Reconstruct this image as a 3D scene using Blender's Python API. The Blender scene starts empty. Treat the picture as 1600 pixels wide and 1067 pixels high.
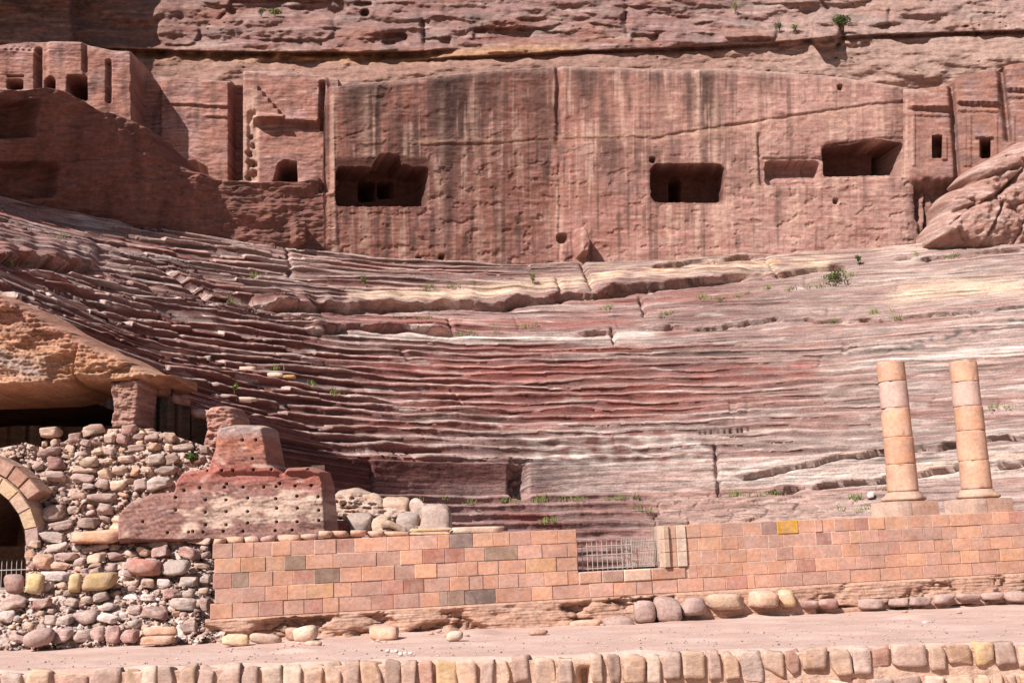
import bpy, math, random
import numpy as np
R = math.radians
random.seed(7); rng = np.random.default_rng(7)
SC = bpy.context.scene

# ---------------------------------------------------------------- camera, sky, sun, exposure
IW, IH, FPX = 1600.0, 1067.0, 1740.0
PITCH, ROLL, HC = R(10.4), R(2.0), 2.4
CAM = np.array([0.0, 0.0, HC])
fwd = np.array([0, math.cos(PITCH), math.sin(PITCH)])
up0 = np.array([0, -math.sin(PITCH), math.cos(PITCH)])
rt0 = np.array([1.0, 0, 0])
rt = rt0*math.cos(ROLL) - up0*math.sin(ROLL)
up = up0*math.cos(ROLL) + rt0*math.sin(ROLL)
from mathutils import Matrix, Vector
cd = bpy.data.cameras.new("camera"); cam = bpy.data.objects.new("camera", cd)
SC.collection.objects.link(cam); SC.camera = cam
cd.sensor_width = 36; cd.lens = 36*FPX/IW; cd.clip_end = 1000
M = Matrix.Identity(4)
for i in range(3):
    M[i][0] = rt[i]; M[i][1] = up[i]; M[i][2] = -fwd[i]; M[i][3] = CAM[i]
cam.matrix_world = M

SUN_A, SUN_E = R(42), R(44)          # sun stands to the left behind the camera
w = bpy.data.worlds.new("World"); SC.world = w; w.use_nodes = True
nt = w.node_tree; sky = nt.nodes.new("ShaderNodeTexSky"); sky.sky_type = 'NISHITA'
sky.sun_disc = False; sky.sun_elevation = SUN_E; sky.sun_rotation = R(180+42)
bg = nt.nodes["Background"]; bg.inputs[1].default_value = 0.05
nt.links.new(sky.outputs[0], bg.inputs[0])
sl = bpy.data.lights.new("sun", 'SUN'); sl.energy = 5.0; sl.angle = R(0.5); sl.color = (1, 0.97, 0.935)
so = bpy.data.objects.new("sun", sl); SC.collection.objects.link(so)
to_sun = Vector((-math.sin(SUN_A)*math.cos(SUN_E), -math.cos(SUN_A)*math.cos(SUN_E), math.sin(SUN_E)))
so.rotation_euler = to_sun.to_track_quat('Z', 'Y').to_euler()
VS = SC.view_settings; VS.view_transform = 'Standard'; VS.look = 'None'; VS.gamma = 1
VS.use_curve_mapping = False; VS.exposure = 0.68
SC.cycles.max_bounces = 6; SC.cycles.diffuse_bounces = 3

# ---------------------------------------------------------------- helpers
def A_(*v): return np.asarray(v, float)
def ray(x, y):
    x = np.asarray(x, float); y = np.asarray(y, float)
    a = (x-IW/2)/FPX; b = -(y-IH/2)/FPX
    return fwd + a[..., None]*rt + b[..., None]*up
def atY(x, y, Y):
    d = ray(x, y); t = np.asarray(Y, float)/d[..., 1]
    return CAM + d*t[..., None]
def proj(P):
    q = np.asarray(P, float)-CAM
    z = q@fwd
    return IW/2+FPX*(q@rt)/z, IH/2-FPX*(q@up)/z
def sst(a, b, x):
    t = np.clip((x-a)/(b-a), 0, 1); return t*t*(3-2*t)
def lerp(a, b, t): return a+(b-a)*t
_ang = np.random.default_rng(3).uniform(0, 2*np.pi, (256, 256))
_gx, _gy = np.cos(_ang), np.sin(_ang)
def n2(x, y, seed=0):
    x = np.asarray(x, float)+seed*17.37; y = np.asarray(y, float)+seed*9.71
    x, y = np.broadcast_arrays(x, y)
    xi = np.floor(x).astype(np.int64); yi = np.floor(y).astype(np.int64)
    xf = x-xi; yf = y-yi
    u = xf*xf*xf*(xf*(xf*6-15)+10); v = yf*yf*yf*(yf*(yf*6-15)+10)
    def g(ix, iy, fx, fy):
        a = ix & 255; b = iy & 255
        return _gx[a, b]*fx+_gy[a, b]*fy
    n00 = g(xi, yi, xf, yf); n10 = g(xi+1, yi, xf-1, yf)
    n01 = g(xi, yi+1, xf, yf-1); n11 = g(xi+1, yi+1, xf-1, yf-1)
    return (n00*(1-u)+n10*u)*(1-v)+(n01*(1-u)+n11*u)*v      # about -0.7..0.7
def fbm(x, y, seed=0, o=4, g=0.5):
    s = 0; a = 1
    for i in range(o):
        s = s+a*n2(x*2**i, y*2**i, seed+i*3.1); a *= g
    return s
_cell = np.random.default_rng(5).uniform(0, 1, (256, 256, 3))
def worley(x, y, seed=0):
    "distance to nearest and second nearest random point"
    x = np.asarray(x, float)+seed*13.3; y = np.asarray(y, float)+seed*7.7; x, y = np.broadcast_arrays(x, y)
    xi = np.floor(x).astype(np.int64); yi = np.floor(y).astype(np.int64); f1 = np.full(x.shape, 9.); f2 = f1.copy(); idv = np.zeros(x.shape)
    for i in (-1, 0, 1):
        for j in (-1, 0, 1):
            c_ = _cell[(xi+i) & 255, (yi+j) & 255]
            d = np.hypot(xi+i+c_[..., 0]-x, yi+j+c_[..., 1]-y)
            k = d < f1; f2 = np.where(k, f1, np.minimum(f2, d)); idv = np.where(k, c_[..., 2], idv); f1 = np.minimum(f1, d)
    return f1, f2, idv
def cell1(x, row, seed=0):
    "random value per cell along x, different for every row; cells of uneven length"
    x = x+.8*n2(x*.6, row*3.1, seed); i = np.floor(x).astype(np.int64)
    return _cell[(i+seed*31) & 255, (np.asarray(row).astype(np.int64)*7+seed) & 255, 0]+0*x
def ycurve(px, pts):
    p = np.array(pts, float); return np.interp(px, p[:, 0], p[:, 1])
def xr(px, x0, x1, s=15): return sst(x0-s, x0+s, px)*(1-sst(x1-s, x1+s, px))
def band(px, py, pts, w, ends=20):
    "soft band of half width w pixels round a line"
    p = np.array(pts, float)
    d = (py-np.interp(px, p[:, 0], p[:, 1]))/w
    return np.exp(-d*d)*xr(px, p[0, 0], p[-1, 0], ends)
def crev(px, py, pts, dn, upw, ends=15):
    "undercut: sharp at the line, dying out dn pixels below it; lip upw pixels above it"
    p = np.array(pts, float)
    d = py-np.interp(px, p[:, 0], p[:, 1]); m = xr(px, p[0, 0], p[-1, 0], ends)
    cut = np.exp(-(np.maximum(d, 0)/dn)**2)*sst(-2.0, 2.6, d)*m
    lip = np.where(d <= 0, np.exp(-(d/upw)**2), 0)*m
    return cut, lip
def sdf(px, py, poly):
    "signed distance in pixels, positive inside"
    p = np.array(poly, float); q = np.roll(p, -1, 0)
    best = np.full(np.shape(px), 1e9); ins = np.zeros(np.shape(px), bool)
    bx = np.zeros(np.shape(px)); by = np.zeros(np.shape(px))
    for (x0, y0), (x1, y1) in zip(p, q):
        dx, dy = x1-x0, y1-y0; L = dx*dx+dy*dy+1e-9
        t = np.clip(((px-x0)*dx+(py-y0)*dy)/L, 0, 1)
        cx = x0+t*dx; cy = y0+t*dy
        d = (px-cx)**2+(py-cy)**2; k = d < best
        best = np.where(k, d, best); bx = np.where(k, cx, bx); by = np.where(k, cy, by)
        c = ((y0 > py) != (y1 > py)) & (px < (x1-x0)*(py-y0)/(y1-y0+1e-12)+x0)
        ins ^= c
    d = np.sqrt(best)
    return np.where(ins, d, -d), bx, by
def rbox(px, py, x0, y0, x1, y1, r=6, soft=2.0):
    "rounded box mask"
    cx, cy, hx, hy = (x0+x1)/2, (y0+y1)/2, (x1-x0)/2-r, (y1-y0)/2-r
    qx = np.abs(px-cx)-hx; qy = np.abs(py-cy)-hy
    d = np.hypot(np.maximum(qx, 0), np.maximum(qy, 0))+np.minimum(np.maximum(qx, qy), 0)-r
    return 1-sst(-soft, soft, d)
def pmask(px, py, poly, soft=2.0):
    return sst(-soft, soft, sdf(px, py, poly)[0])

def tag(o, label=None, cat=None, group=None, kind=None):
    if label: o["label"] = label
    if cat: o["category"] = cat
    if group: o["group"] = group
    if kind: o["kind"] = kind
    return o
COL = SC.collection
def empty(name, loc=(0, 0, 0)):
    o = bpy.data.objects.new(name, None); COL.objects.link(o); o.location = [float(c) for c in loc]
    o.empty_display_size = 0.3
    return o
def contrast(c):
    "stone colours: a little darker, with dark beds and pale beds further apart"
    m = c.mean(-1, keepdims=True); k = (np.maximum(m, .01)/.30)**.28
    c = c*k*.80; return m*k*.80+(c-m*k*.80)*1.06
def ocol(c): return tuple(float(v) for v in contrast(np.array([c[:3]]))[0])+(1,)
def mesh_np(name, V, F4, col=None, smooth=True):
    me = bpy.data.meshes.new(name)
    V = np.ascontiguousarray(V, np.float32); F4 = np.ascontiguousarray(F4, np.int32)
    k = F4.shape[1]
    me.vertices.add(len(V)); me.vertices.foreach_set("co", V.ravel())
    me.loops.add(F4.size); me.loops.foreach_set("vertex_index", F4.ravel())
    me.polygons.add(len(F4)); me.polygons.foreach_set("loop_start", np.arange(0, F4.size, k, dtype=np.int32))
    me.polygons.foreach_set("use_smooth", np.full(len(F4), smooth))
    me.update(calc_edges=True)
    if col is not None:
        a = me.color_attributes.new("Col", 'FLOAT_COLOR', 'POINT')
        c = np.ones((len(V), 4), np.float32); c[:, :3] = np.clip(contrast(np.asarray(col, float)), 0.005, 0.95)
        a.data.foreach_set("color", c.ravel())
    return me
def link(name, me, mat, parent=None, loc=None):
    o = bpy.data.objects.new(name, me); COL.objects.link(o)
    if mat is not None and len(me.materials) == 0: me.materials.append(mat)
    if parent is not None: o.parent = parent
    if loc is not None: o.location = [float(c) for c in loc]
    return o
def grid_faces(nu, nv, flip=False):
    i = np.arange(nu*nv).reshape(nu, nv)
    f = np.stack([i[:-1, :-1], i[1:, :-1], i[1:, 1:], i[:-1, 1:]], -1).reshape(-1, 4)
    return f[:, ::-1] if flip else f
def sub_obj(name, V, F, col, mat, parent=None, org=(0, 0, 0)):
    u, inv = np.unique(F, return_inverse=True)
    me = mesh_np(name, V[u]-np.asarray(org), inv.reshape(F.shape), col[u])
    return link(name, me, mat, parent)
SURF = []      # (px, py, P) of the big surfaces, for setting plants and stones on them
def remember(P): 
    q = P.reshape(-1, 3)[::2]; x, y = proj(q); SURF.append((x, y, q))
def surf(x, y, which=None):
    best = None
    for i, (sx, sy, q) in enumerate(SURF):
        if which is not None and i != which: continue
        d = (sx-x)**2+(sy-y)**2; k = np.argmin(d)
        if best is None or d[k] < best[0]: best = (d[k], q[k])
    return best[1].copy()

# ---------------------------------------------------------------- materials
def nodes(name):
    m = bpy.data.materials.new(name); m.use_nodes = True
    t = m.node_tree; b = t.nodes["Principled BSDF"]
    b.inputs["Roughness"].default_value = 0.93
    b.inputs["Specular IOR Level"].default_value = 0.12
    return m, t, b
def stone_mat(name, src='attr', bands=0.35, spots=0.3, bump=0.5, bscale=2.2, bdist=0.06, zs=3.0, tool=False, dust=0.0):
    m, t, b = nodes(name); N = t.nodes; L = t.links
    geo = N.new("ShaderNodeNewGeometry")
    if src == 'attr':
        c = N.new("ShaderNodeAttribute"); c.attribute_name = "Col"; cs = c.outputs["Color"]
    else:
        c = N.new("ShaderNodeObjectInfo"); cs = c.outputs["Color"]
    mp = N.new("ShaderNodeMapping"); mp.inputs["Scale"].default_value = (0.55, 0.55, zs)
    L.new(geo.outputs["Position"], mp.inputs[0])
    n1 = N.new("ShaderNodeTexNoise"); n1.inputs["Scale"].default_value = 1.3; n1.inputs["Detail"].default_value = 7
    n1.inputs["Roughness"].default_value = 0.62; n1.inputs["Distortion"].default_value = 0.6
    L.new(mp.outputs[0], n1.inputs["Vector"])
    r1 = N.new("ShaderNodeMapRange"); r1.inputs[1].default_value = 0.3; r1.inputs[2].default_value = 0.7
    r1.inputs[3].default_value = 1-bands; r1.inputs[4].default_value = 1+bands
    L.new(n1.outputs["Fac"], r1.inputs[0])
    n2_ = N.new("ShaderNodeTexNoise"); n2_.inputs["Scale"].default_value = 9; n2_.inputs["Detail"].default_value = 6
    n2_.inputs["Roughness"].default_value = 0.7
    L.new(geo.outputs["Position"], n2_.inputs["Vector"])
    r2 = N.new("ShaderNodeMapRange"); r2.inputs[1].default_value = 0.3; r2.inputs[2].default_value = 0.7
    r2.inputs[3].default_value = 1-spots; r2.inputs[4].default_value = 1+spots
    L.new(n2_.outputs["Fac"], r2.inputs[0])
    mu = N.new("ShaderNodeMath"); mu.operation = 'MULTIPLY'
    L.new(r1.outputs[0], mu.inputs[0]); L.new(r2.outputs[0], mu.inputs[1])
    if src == 'obj' and dust > 0:
        nd = N.new("ShaderNodeTexNoise"); nd.inputs["Scale"].default_value = 2.2; nd.inputs["Detail"].default_value = 6; nd.inputs["Roughness"].default_value = 0.65
        L.new(geo.outputs["Position"], nd.inputs["Vector"])
        rd = N.new("ShaderNodeMapRange"); rd.inputs[1].default_value = 0.42; rd.inputs[2].default_value = 0.62; rd.inputs[3].default_value = 0; rd.inputs[4].default_value = dust
        L.new(nd.outputs["Fac"], rd.inputs[0])
        mx = N.new("ShaderNodeMix"); mx.data_type = 'RGBA'; mx.inputs[7].default_value = (0.44, 0.315, 0.265, 1)
        L.new(rd.outputs[0], mx.inputs[0]); L.new(cs, mx.inputs[6]); cs = mx.outputs[2]
    vm = N.new("ShaderNodeVectorMath"); vm.operation = 'SCALE'
    L.new(cs, vm.inputs[0]); L.new(mu.outputs[0], vm.inputs["Scale"])
    L.new(vm.outputs[0], b.inputs["Base Color"])
    n3 = N.new("ShaderNodeTexNoise"); n3.inputs["Scale"].default_value = bscale; n3.inputs["Detail"].default_value = 9
    n3.inputs["Roughness"].default_value = 0.65
    L.new(mp.outputs[0] if not tool else geo.outputs["Position"], n3.inputs["Vector"])
    bp = N.new("ShaderNodeBump"); bp.inputs["Strength"].default_value = bump; bp.inputs["Distance"].default_value = bdist
    L.new(n3.outputs["Fac"], bp.inputs["Height"]); nrm = bp
    if tool:   # slanting chisel grooves
        wv = N.new("ShaderNodeTexWave"); wv.wave_type = 'BANDS'; wv.bands_direction = 'DIAGONAL'
        wv.inputs["Scale"].default_value = 2.6; wv.inputs["Distortion"].default_value = 2.5
        wv.inputs["Detail"].default_value = 3
        L.new(geo.outputs["Position"], wv.inputs["Vector"])
        b2 = N.new("ShaderNodeBump"); b2.inputs["Strength"].default_value = 0.35; b2.inputs["Distance"].default_value = 0.04
        L.new(wv.outputs["Fac"], b2.inputs["Height"]); L.new(bp.outputs[0], b2.inputs["Normal"]); nrm = b2
    L.new(nrm.outputs[0], b.inputs["Normal"])
    return m
M_ROCK = stone_mat("banded_sandstone", bands=0.26, spots=0.32, bump=0.9, bscale=3.0, bdist=0.09)
M_FACE = stone_mat("cut_sandstone", bands=0.2, spots=0.22, bump=0.45, bscale=3, bdist=0.05, zs=2.2)
M_TOOL = stone_mat("tooled_sandstone", bands=0.2, spots=0.25, bump=0.4, bscale=3, tool=True)
M_STONE = stone_mat("loose_stone", 'obj', bands=0.22, spots=0.25, bump=0.8, bscale=4, bdist=0.06, zs=1.0, dust=0.55)
M_BLOCK = stone_mat("dressed_block", 'obj', bands=0.20, spots=0.2, bump=0.75, bscale=6, bdist=0.025, zs=0.9, dust=0.38)
M_RUBBLE = stone_mat("dusty_rubble_stone", 'obj', bands=0.3, spots=0.3, bump=0.9, bscale=4, bdist=0.06, zs=2.2, dust=0.85)
M_MORTAR = stone_mat("rubble_mortar", bands=0.15, spots=0.3, bump=0.8, bscale=6, bdist=0.08, zs=1.0)
M_SAND = stone_mat("pink_sand", bands=0.10, spots=0.14, bump=0.5, bscale=6, bdist=0.03, zs=0.55)
def flat_mat(name, c, rough=0.6, metal=0.0):
    m, t, b = nodes(name)
    N = t.nodes; L = t.links
    g = N.new("ShaderNodeNewGeometry"); n = N.new("ShaderNodeTexNoise"); n.inputs["Scale"].default_value = 14
    n.inputs["Detail"].default_value = 4
    L.new(g.outputs["Position"], n.inputs["Vector"])
    r = N.new("ShaderNodeMapRange"); r.inputs[3].default_value = 0.6; r.inputs[4].default_value = 1.35
    L.new(n.outputs["Fac"], r.inputs[0])
    v = N.new("ShaderNodeVectorMath"); v.operation = 'SCALE'; v.inputs[0].default_value = c
    L.new(r.outputs[0], v.inputs["Scale"]); L.new(v.outputs[0], b.inputs["Base Color"])
    b.inputs["Roughness"].default_value = rough; b.inputs["Metallic"].default_value = metal
    return m
M_IRON = flat_mat("pale_painted_iron", (0.40, 0.34, 0.30), 0.5)
M_LEAF = flat_mat("green_leaves", (0.085, 0.11, 0.035), 0.6)
M_GRASS = flat_mat("fresh_grass", (0.17, 0.195, 0.055), 0.7)
M_STEM = flat_mat("woody_stem", (0.14, 0.09, 0.06), 0.9)

RED = A_(0.37, 0.135, 0.115); DRED = A_(0.25, 0.10, 0.09); PINK = A_(0.46, 0.25, 0.215); MAUVE = A_(0.35, 0.215, 0.20)
GREY = A_(0.36, 0.285, 0.265); PALE = A_(0.56, 0.42, 0.37); CREAM = A_(0.66, 0.49, 0.37); WHITE = A_(0.70, 0.60, 0.55)
ORANGE = A_(0.52, 0.26, 0.13); VARN = A_(0.155, 0.095, 0.08); RUST = A_(0.40, 0.20, 0.155)
def mixc(c, d, t): return c+(np.asarray(d)-c)*np.clip(t, 0, 1)[..., None]
def solid(shape, c): return np.broadcast_to(np.asarray(c, float), tuple(shape)+(3,)).copy()

# ================================================================ SEATING CUT INTO THE HILLSIDE
CX0, CY0 = 9.0, 44.0
KX = 1.75
def plan(phi, r):
    k = np.where(phi > 0, KX, 1.1)
    return CX0+k*r*np.sin(phi), CY0+r*np.cos(phi)
# phi samples spread evenly over the picture width
ph = np.linspace(R(-97), R(56), 6000)
X_, Y_ = plan(ph, 27.0); px_, _ = proj(np.stack([X_, Y_, np.full_like(X_, HC+11)], -1))
seg = np.hypot(np.diff(px_), np.diff(X_)*6); cum = np.concatenate([[0], np.cumsum(seg)])
NPH = 1120
phi = np.interp(np.linspace(0, cum[-1], NPH), cum, ph)
NROW, TREAD, RISE = 33, 0.715, 0.533
R0, Z0 = 18.0, HC+4.35
prof_r = []; prof_z = []; prof_row = []; prof_n = []; slope_r = []; slope_z = []
def add_row(r, z, tread, rise, row, n):
    pts = [(0.10, 0), (0.12, 0.22), (0.11, 0.48), (0.07, 0.64), (0.05, 0.75), (0.10, 0.86), (0.22, 0.95), (0.36, 1.0), (0.45, 1.01), (0.62, 1.0), (0.82, 1.0)]
    for i, (a, b) in enumerate(pts):
        prof_r.append(r+a*tread); prof_z.append(z+b*rise); prof_row.append(row); prof_n.append(b if i < 6 else 1.0+a)
        f = (a+b)/2
        slope_r.append(r+f*tread); slope_z.append(z+f*rise)
NLOW = 8
for k in range(NLOW): add_row(17.2-0.8*(NLOW-k), HC+2.65-0.48*(NLOW-k), 0.8, 0.48, k, 0)
# podium wall
for a in np.linspace(0, 1, 26)[:-1]:
    prof_r.append(17.2+0.12*a); prof_z.append(HC+2.65+1.7*a); prof_row.append(NLOW); prof_n.append(0.5*a)
    slope_r.append(prof_r[-1]); slope_z.append(prof_z[-1])
for a in np.linspace(0, 1, 7)[:-1]:
    prof_r.append(17.35+0.65*a); prof_z.append(Z0); prof_row.append(NLOW); prof_n.append(1.3)
    slope_r.append(prof_r[-1]); slope_z.append(prof_z[-1])
for k in range(NROW): add_row(R0+k*TREAD, Z0+k*RISE, TREAD, RISE, NLOW+1+k, 1)
for a in (0, 0.5, 1.2, 2.2, 4):
    prof_r.append(R0+NROW*TREAD+a); prof_z.append(Z0+NROW*RISE-0.02*a); prof_row.append(NLOW+1+NROW); prof_n.append(1.3)
    slope_r.append(prof_r[-1]); slope_z.append(prof_z[-1])
prof_r, prof_z, prof_n, slope_r, slope_z = map(np.array, (prof_r, prof_z, prof_n, slope_r, slope_z)); prof_row = np.array(prof_row)
NV = len(prof_r)
PH = phi[:, None]; arc = np.where(PH > 0, PH*1.6, PH)*27.0      # metres along a row
vv = np.arange(NV)[None, :]
sX, sY = plan(PH, slope_r[None, :])
sP = np.stack([sX, sY, np.broadcast_to(slope_z, sX.shape)], -1)
px, py = proj(sP)
# how well the steps survive
Aw = 1.0-0.22*sst(850, 1300, px)
Aw = np.where(py < 540, Aw*(1-0.85*sst(860, 1000, px)), Aw)
Aw *= 1-0.75*band(px, py, [(540, 463), (700, 466), (870, 450), (1000, 440)], 18)
Aw *= 1-0.8*band(px, py, [(500, 505), (700, 505), (950, 500)], 20)
Aw *= 1-0.85*sst(1380, 1480, px)*(py < 700)
Aw *= 1-0.5*xr(px, -100, 200, 40)*(py < 430)
wear = 0.5+0.8*n2(arc/7, vv/16.0, 5)+0.5*n2(arc/2.5, vv/11.0, 6)
Aw = np.clip(Aw*(1-0.5*sst(0.6, 1.1, wear)), 0.05, 1)
low = (prof_row <= NLOW)[None, :]
Aw = np.where(low, 0.25+0.75*(1-sst(930, 1060, px)), Aw)
rr = lerp(slope_r[None, :], prof_r[None, :], Aw); zz = lerp(slope_z[None, :], prof_z[None, :], Aw)
rowi = prof_row[None, :]*1.0
# worn noses: each row retreats and sags differently along its length
nose = np.clip(prof_n, 0, 1.2)[None, :]*(prof_n < 1.75)[None, :]
upper = (prof_row > NLOW)[None, :]
ret = 0.20*(n2(arc/3.2, rowi*7.3, 11)+0.5*n2(arc/1.0, rowi*5.1, 12)+0.22*n2(arc/0.35, rowi*3.3, 13))
rr = rr+np.where(upper, 1.0, 0.7)*nose*ret*Aw
brk = cell1(arc/2.4, rowi, 3); brk2 = cell1(arc/1.0, rowi, 4); lost = cell1(arc/1.7, rowi, 9)
rough_l = (1-.72*sst(330, 600, px))
ret = ret+(.16*(brk-.5)+.10*(brk2-.5))*rough_l+np.where(lost < .13, .34, 0)*rough_l
sag = .13*brk*rough_l+np.where(lost < .13, .22, 0)*rough_l+np.clip(n2(arc/4.5, rowi*9.1, 15)+0.2, 0, 1)*0.26+0.07*np.clip(n2(arc/1.1, rowi*4.7, 16), -0.2, 1)
zz = zz-np.where(prof_n > 0.6, 1, 0)[None, :]*sag*Aw*np.where(upper, 1, 0.3)
# erosion of the whole slope
disp = np.where(upper, 1, 0.35)*(0.50*fbm(arc/11, vv/55.0, 21, 3)+0.16*fbm(arc/5.0, vv/7.0, 22, 3)*(1.3-0.7*Aw))
disp = disp+0.035*fbm(arc/0.8, vv/3.0, 24, 3)+0.10*(1.15-Aw)*fbm(arc/9, vv/3.0, 25, 3)
zon = 1+1.6*sst(530, 480, py)*(1-sst(1180, 1350, px)); disp = disp+0.12*(zon-1)*fbm(arc/3.5, vv/9.0, 26, 4)
# vertical joints breaking the rows
jn = n2(arc/1.1, np.floor(vv/22.0)*3.7, 31); disp = disp-0.16*sst(0.46, 0.52, jn)*upper
w1, w2, wi = worley(arc/1.1, vv/9.0, 3); disp = disp+upper*rough_l*(.16*(wi-.5)-.10*np.exp(-((w2-w1)/.06)**2))*sst(.1, .35, n2(arc/6, vv/40., 27)+.25*(py < 540))
# natural ledges and cracks
cav_col_feats = []
def do_crev(pts, dn, upw, cut, lip, ends=15):
    global disp
    jit = 5*n2(px/34, py*0+len(cav_col_feats), 40)+1.2*n2(px/11, py*0, 41)
    c, l = crev(px, py+jit, pts, dn, upw, ends); m = 0.75+0.8*n2(px/40, py*0+3.3*len(pts), 42)
    cav_col_feats.append(0); disp = disp-cut*c*m+lip*l*m
do_crev([(395, 478), (480, 483), (560, 480), (620, 481), (700, 478), (790, 474), (870, 464), (930, 457), (1010, 448), (1080, 440), (1165, 432)], 7, 22, 1.1, 0.7)
do_crev([(480, 518), (560, 512), (640, 517), (720, 520)], 6, 9, 0.8, 0.5)
do_crev([(900, 519), (960, 515)], 5, 8, .7, .4)
do_crev([(1000, 513), (1130, 511), (1200, 503), (1300, 504), (1370, 503), (1430, 496), (1540, 488), (1640, 478)], 4, 12, 0.45, 0.3)
do_crev([(1020, 417), (1090, 408), (1160, 400), (1200, 398)], 4, 8, 0.7, 0.4)
do_crev([(1180, 428), (1250, 423), (1300, 414), (1318, 416)], 6, 8, 0.9, 0.4)
do_crev([(1400, 405), (1500, 402), (1640, 385)], 4, 9, 0.5, 0.3)
do_crev([(1160, 745), (1212, 736), (1272, 722), (1300, 715), (1375, 707), (1450, 700), (1540, 688), (1640, 680)], 4, 12, 0.7, 0.35)
do_crev([(1205, 768), (1285, 761), (1380, 748), (1450, 737), (1500, 730), (1640, 720)], 4, 12, 0.7, 0.4)
do_crev([(-40, 412), (40, 412), (95, 420), (140, 418)], 6, 40, 0.9, 1.0)
do_crev([(255, 425), (330, 470), (400, 475), (480, 485)], 5, 18, 0.5, 0.5)
for (xa, ya, xb, yb, wd, dp) in [(905, 398, 925, 455, 4, .6), (1000, 458, 1008, 495, 3, .5), (957, 512, 962, 540, 3, .5), (870, 440, 878, 470, 3, .4), (1195, 400, 1215, 430, 3, .3), (1118, 700, 1121, 745, 3, .4), (447, 392, 455, 432, 3, .35), (700, 500, 706, 520, 3, .3), (1122, 750, 1124, 775, 3, .5)]:
    t = np.clip((py-ya)/(yb-ya), 0, 1); xc = xa+(xb-xa)*t+3*n2(py/7, px*0, 51)
    disp = disp-dp*np.exp(-((px-xc)/wd)**2)*sst(ya-4, ya+4, py)*(1-sst(yb-4, yb+4, py))
# flight of small stairs and the broken gap in the podium
gap = xr(px, 797, 822, 7)*sst(718, 735, py)*(1-sst(776, 784, py)); disp = disp-gap*0.9*(1+0.8*n2(px/9, py/6, 52))
gap2 = (xr(px, 520, 548, 6)+xr(px, 564, 580, 5))*sst(712, 730, py)*(1-sst(768, 784, py)); disp = disp-gap2*0.7
holes = np.zeros_like(px)
for i in range(9): hx = 1094+i*9.5+random.uniform(-3, 3); holes += random.uniform(.3, 1)*rbox(px, py, hx, 676-i*.5, hx+random.uniform(2, 5), 680-i*.5, 2, 1)
disp = disp-0.5*np.clip(holes, 0, 1)
rubz = sst(985, 1040, px)*(1-sst(1260, 1420, px))*sst(764, 776, py)
w1, w2, wi = worley(arc/2.2, vv/7.0, 1); disp = disp+rubz*(.22*(wi-.5)-.12*np.exp(-((w2-w1)/.09)**2)+.16*fbm(arc/3., vv/3., 61, 3))
edge_fade = 1-0.8*sst(NV-6, NV-1, vv)
disp = disp*edge_fade
rr = rr-disp*0.75; zz = zz+disp*0.45
X, Y = plan(np.broadcast_to(PH, rr.shape), rr)
P = np.stack([X, Y, zz], -1)
# ---- own colours of the rock
tred = sst(-0.1, 0.5, n2(arc/14, vv/26.0, 71)+0.45*np.exp(-((py-610)/75)**2)+0.25*(1-sst(300, 600, px))-0.1)
c = solid(px.shape, MAUVE)
c = mixc(c, RED, tred*0.85)
bed = fbm(arc/16, (vv+14*n2(arc/20, vv/80., 73))/5.5, 72, 3)
c = mixc(c, PALE, sst(0.12, 0.55, bed)*(0.35+0.65*sst(800, 1250, px)))
c = mixc(c, A_(0.52, 0.22, 0.19), sst(0.05, 0.5, -bed)*(0.15+0.5*sst(700, 1050, px)))
c = mixc(c, GREY, sst(0.1, 0.6, n2(arc/6, vv/12., 74))*0.75)
c = mixc(c, lerp(GREY, PALE, 0.6), sst(0.74, 0.92, prof_n)[None, :]*lerp(.95, .75, sst(600, 900, px))*np.maximum(Aw, .5*(py > 530))*upper*(.6+.8*n2(arc/3, rowi*2.2, 86)+.2).clip(0, 1))          # weathered treads; lips painted lighter to look sunlit
c = mixc(c, lerp(PALE, GREY, .4), 0.5*sst(950, 1400, px))
c = mixc(c, A_(.42,.15,.13), band(px, py, [(560, 575), (800, 590), (1000, 590)], 14, 60)*.5+band(px, py, [(760, 640), (900, 645), (1000, 636)], 9, 40)*.6)
c = mixc(c, CREAM, band(px, py, [(540, 466), (600, 468), (700, 466), (860, 447), (930, 443)], 11)*0.8)
c = mixc(c, CREAM, band(px, py, [(920, 430), (1000, 430), (1100, 420), (1200, 412), (1310, 408)], 15)*sst(-0.35, 0.25, n2(px/40, py/5, 75)))
c = mixc(c, ORANGE, band(px, py, [(960, 432), (1050, 425), (1200, 408), (1290, 408)], 5)*sst(-.1, .4, n2(px/25, py/4, 76))*0.7)
c = mixc(c, WHITE, band(px, py, [(520, 522), (640, 526), (760, 528), (860, 528), (950, 524), (1030, 516)], 5.5)*0.9)
c = mixc(c, WHITE, band(px, py, [(810, 706), (900, 703), (1000, 700), (1110, 705)], 28)*sst(-.25, .35, n2(px/22, py/6, 77))*0.75)
c = mixc(c, WHITE, band(px, py, [(1110, 738), (1200, 735), (1280, 745)], 18)*sst(-.3, .3, n2(px/22, py/8, 78))*0.6)
c = mixc(c, CREAM, band(px, py, [(1390, 462), (1440, 455), (1500, 448), (1600, 450)], 13)*0.8)
c = mixc(c, WHITE, band(px, py, [(1280, 585), (1400, 565), (1500, 553), (1640, 540)], 6)*0.7)
c = mixc(c, CREAM, band(px, py, [(1360, 382), (1450, 375), (1560, 355), (1640, 350)], 9)*sst(-.3, .3, n2(px/30, py/5, 79))*.9)
c = mixc(c, A_(0.16, 0.145, 0.14), band(px, py, [(1380, 552), (1430, 540), (1480, 530), (1530, 520), (1640, 495)], 11)*sst(0.0, 0.35, n2(px/14, py/5, 80))*0.8)
c = mixc(c, ORANGE, band(px, py, [(1420, 735), (1480, 728), (1540, 716), (1640, 712)], 6)*0.7)
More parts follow.
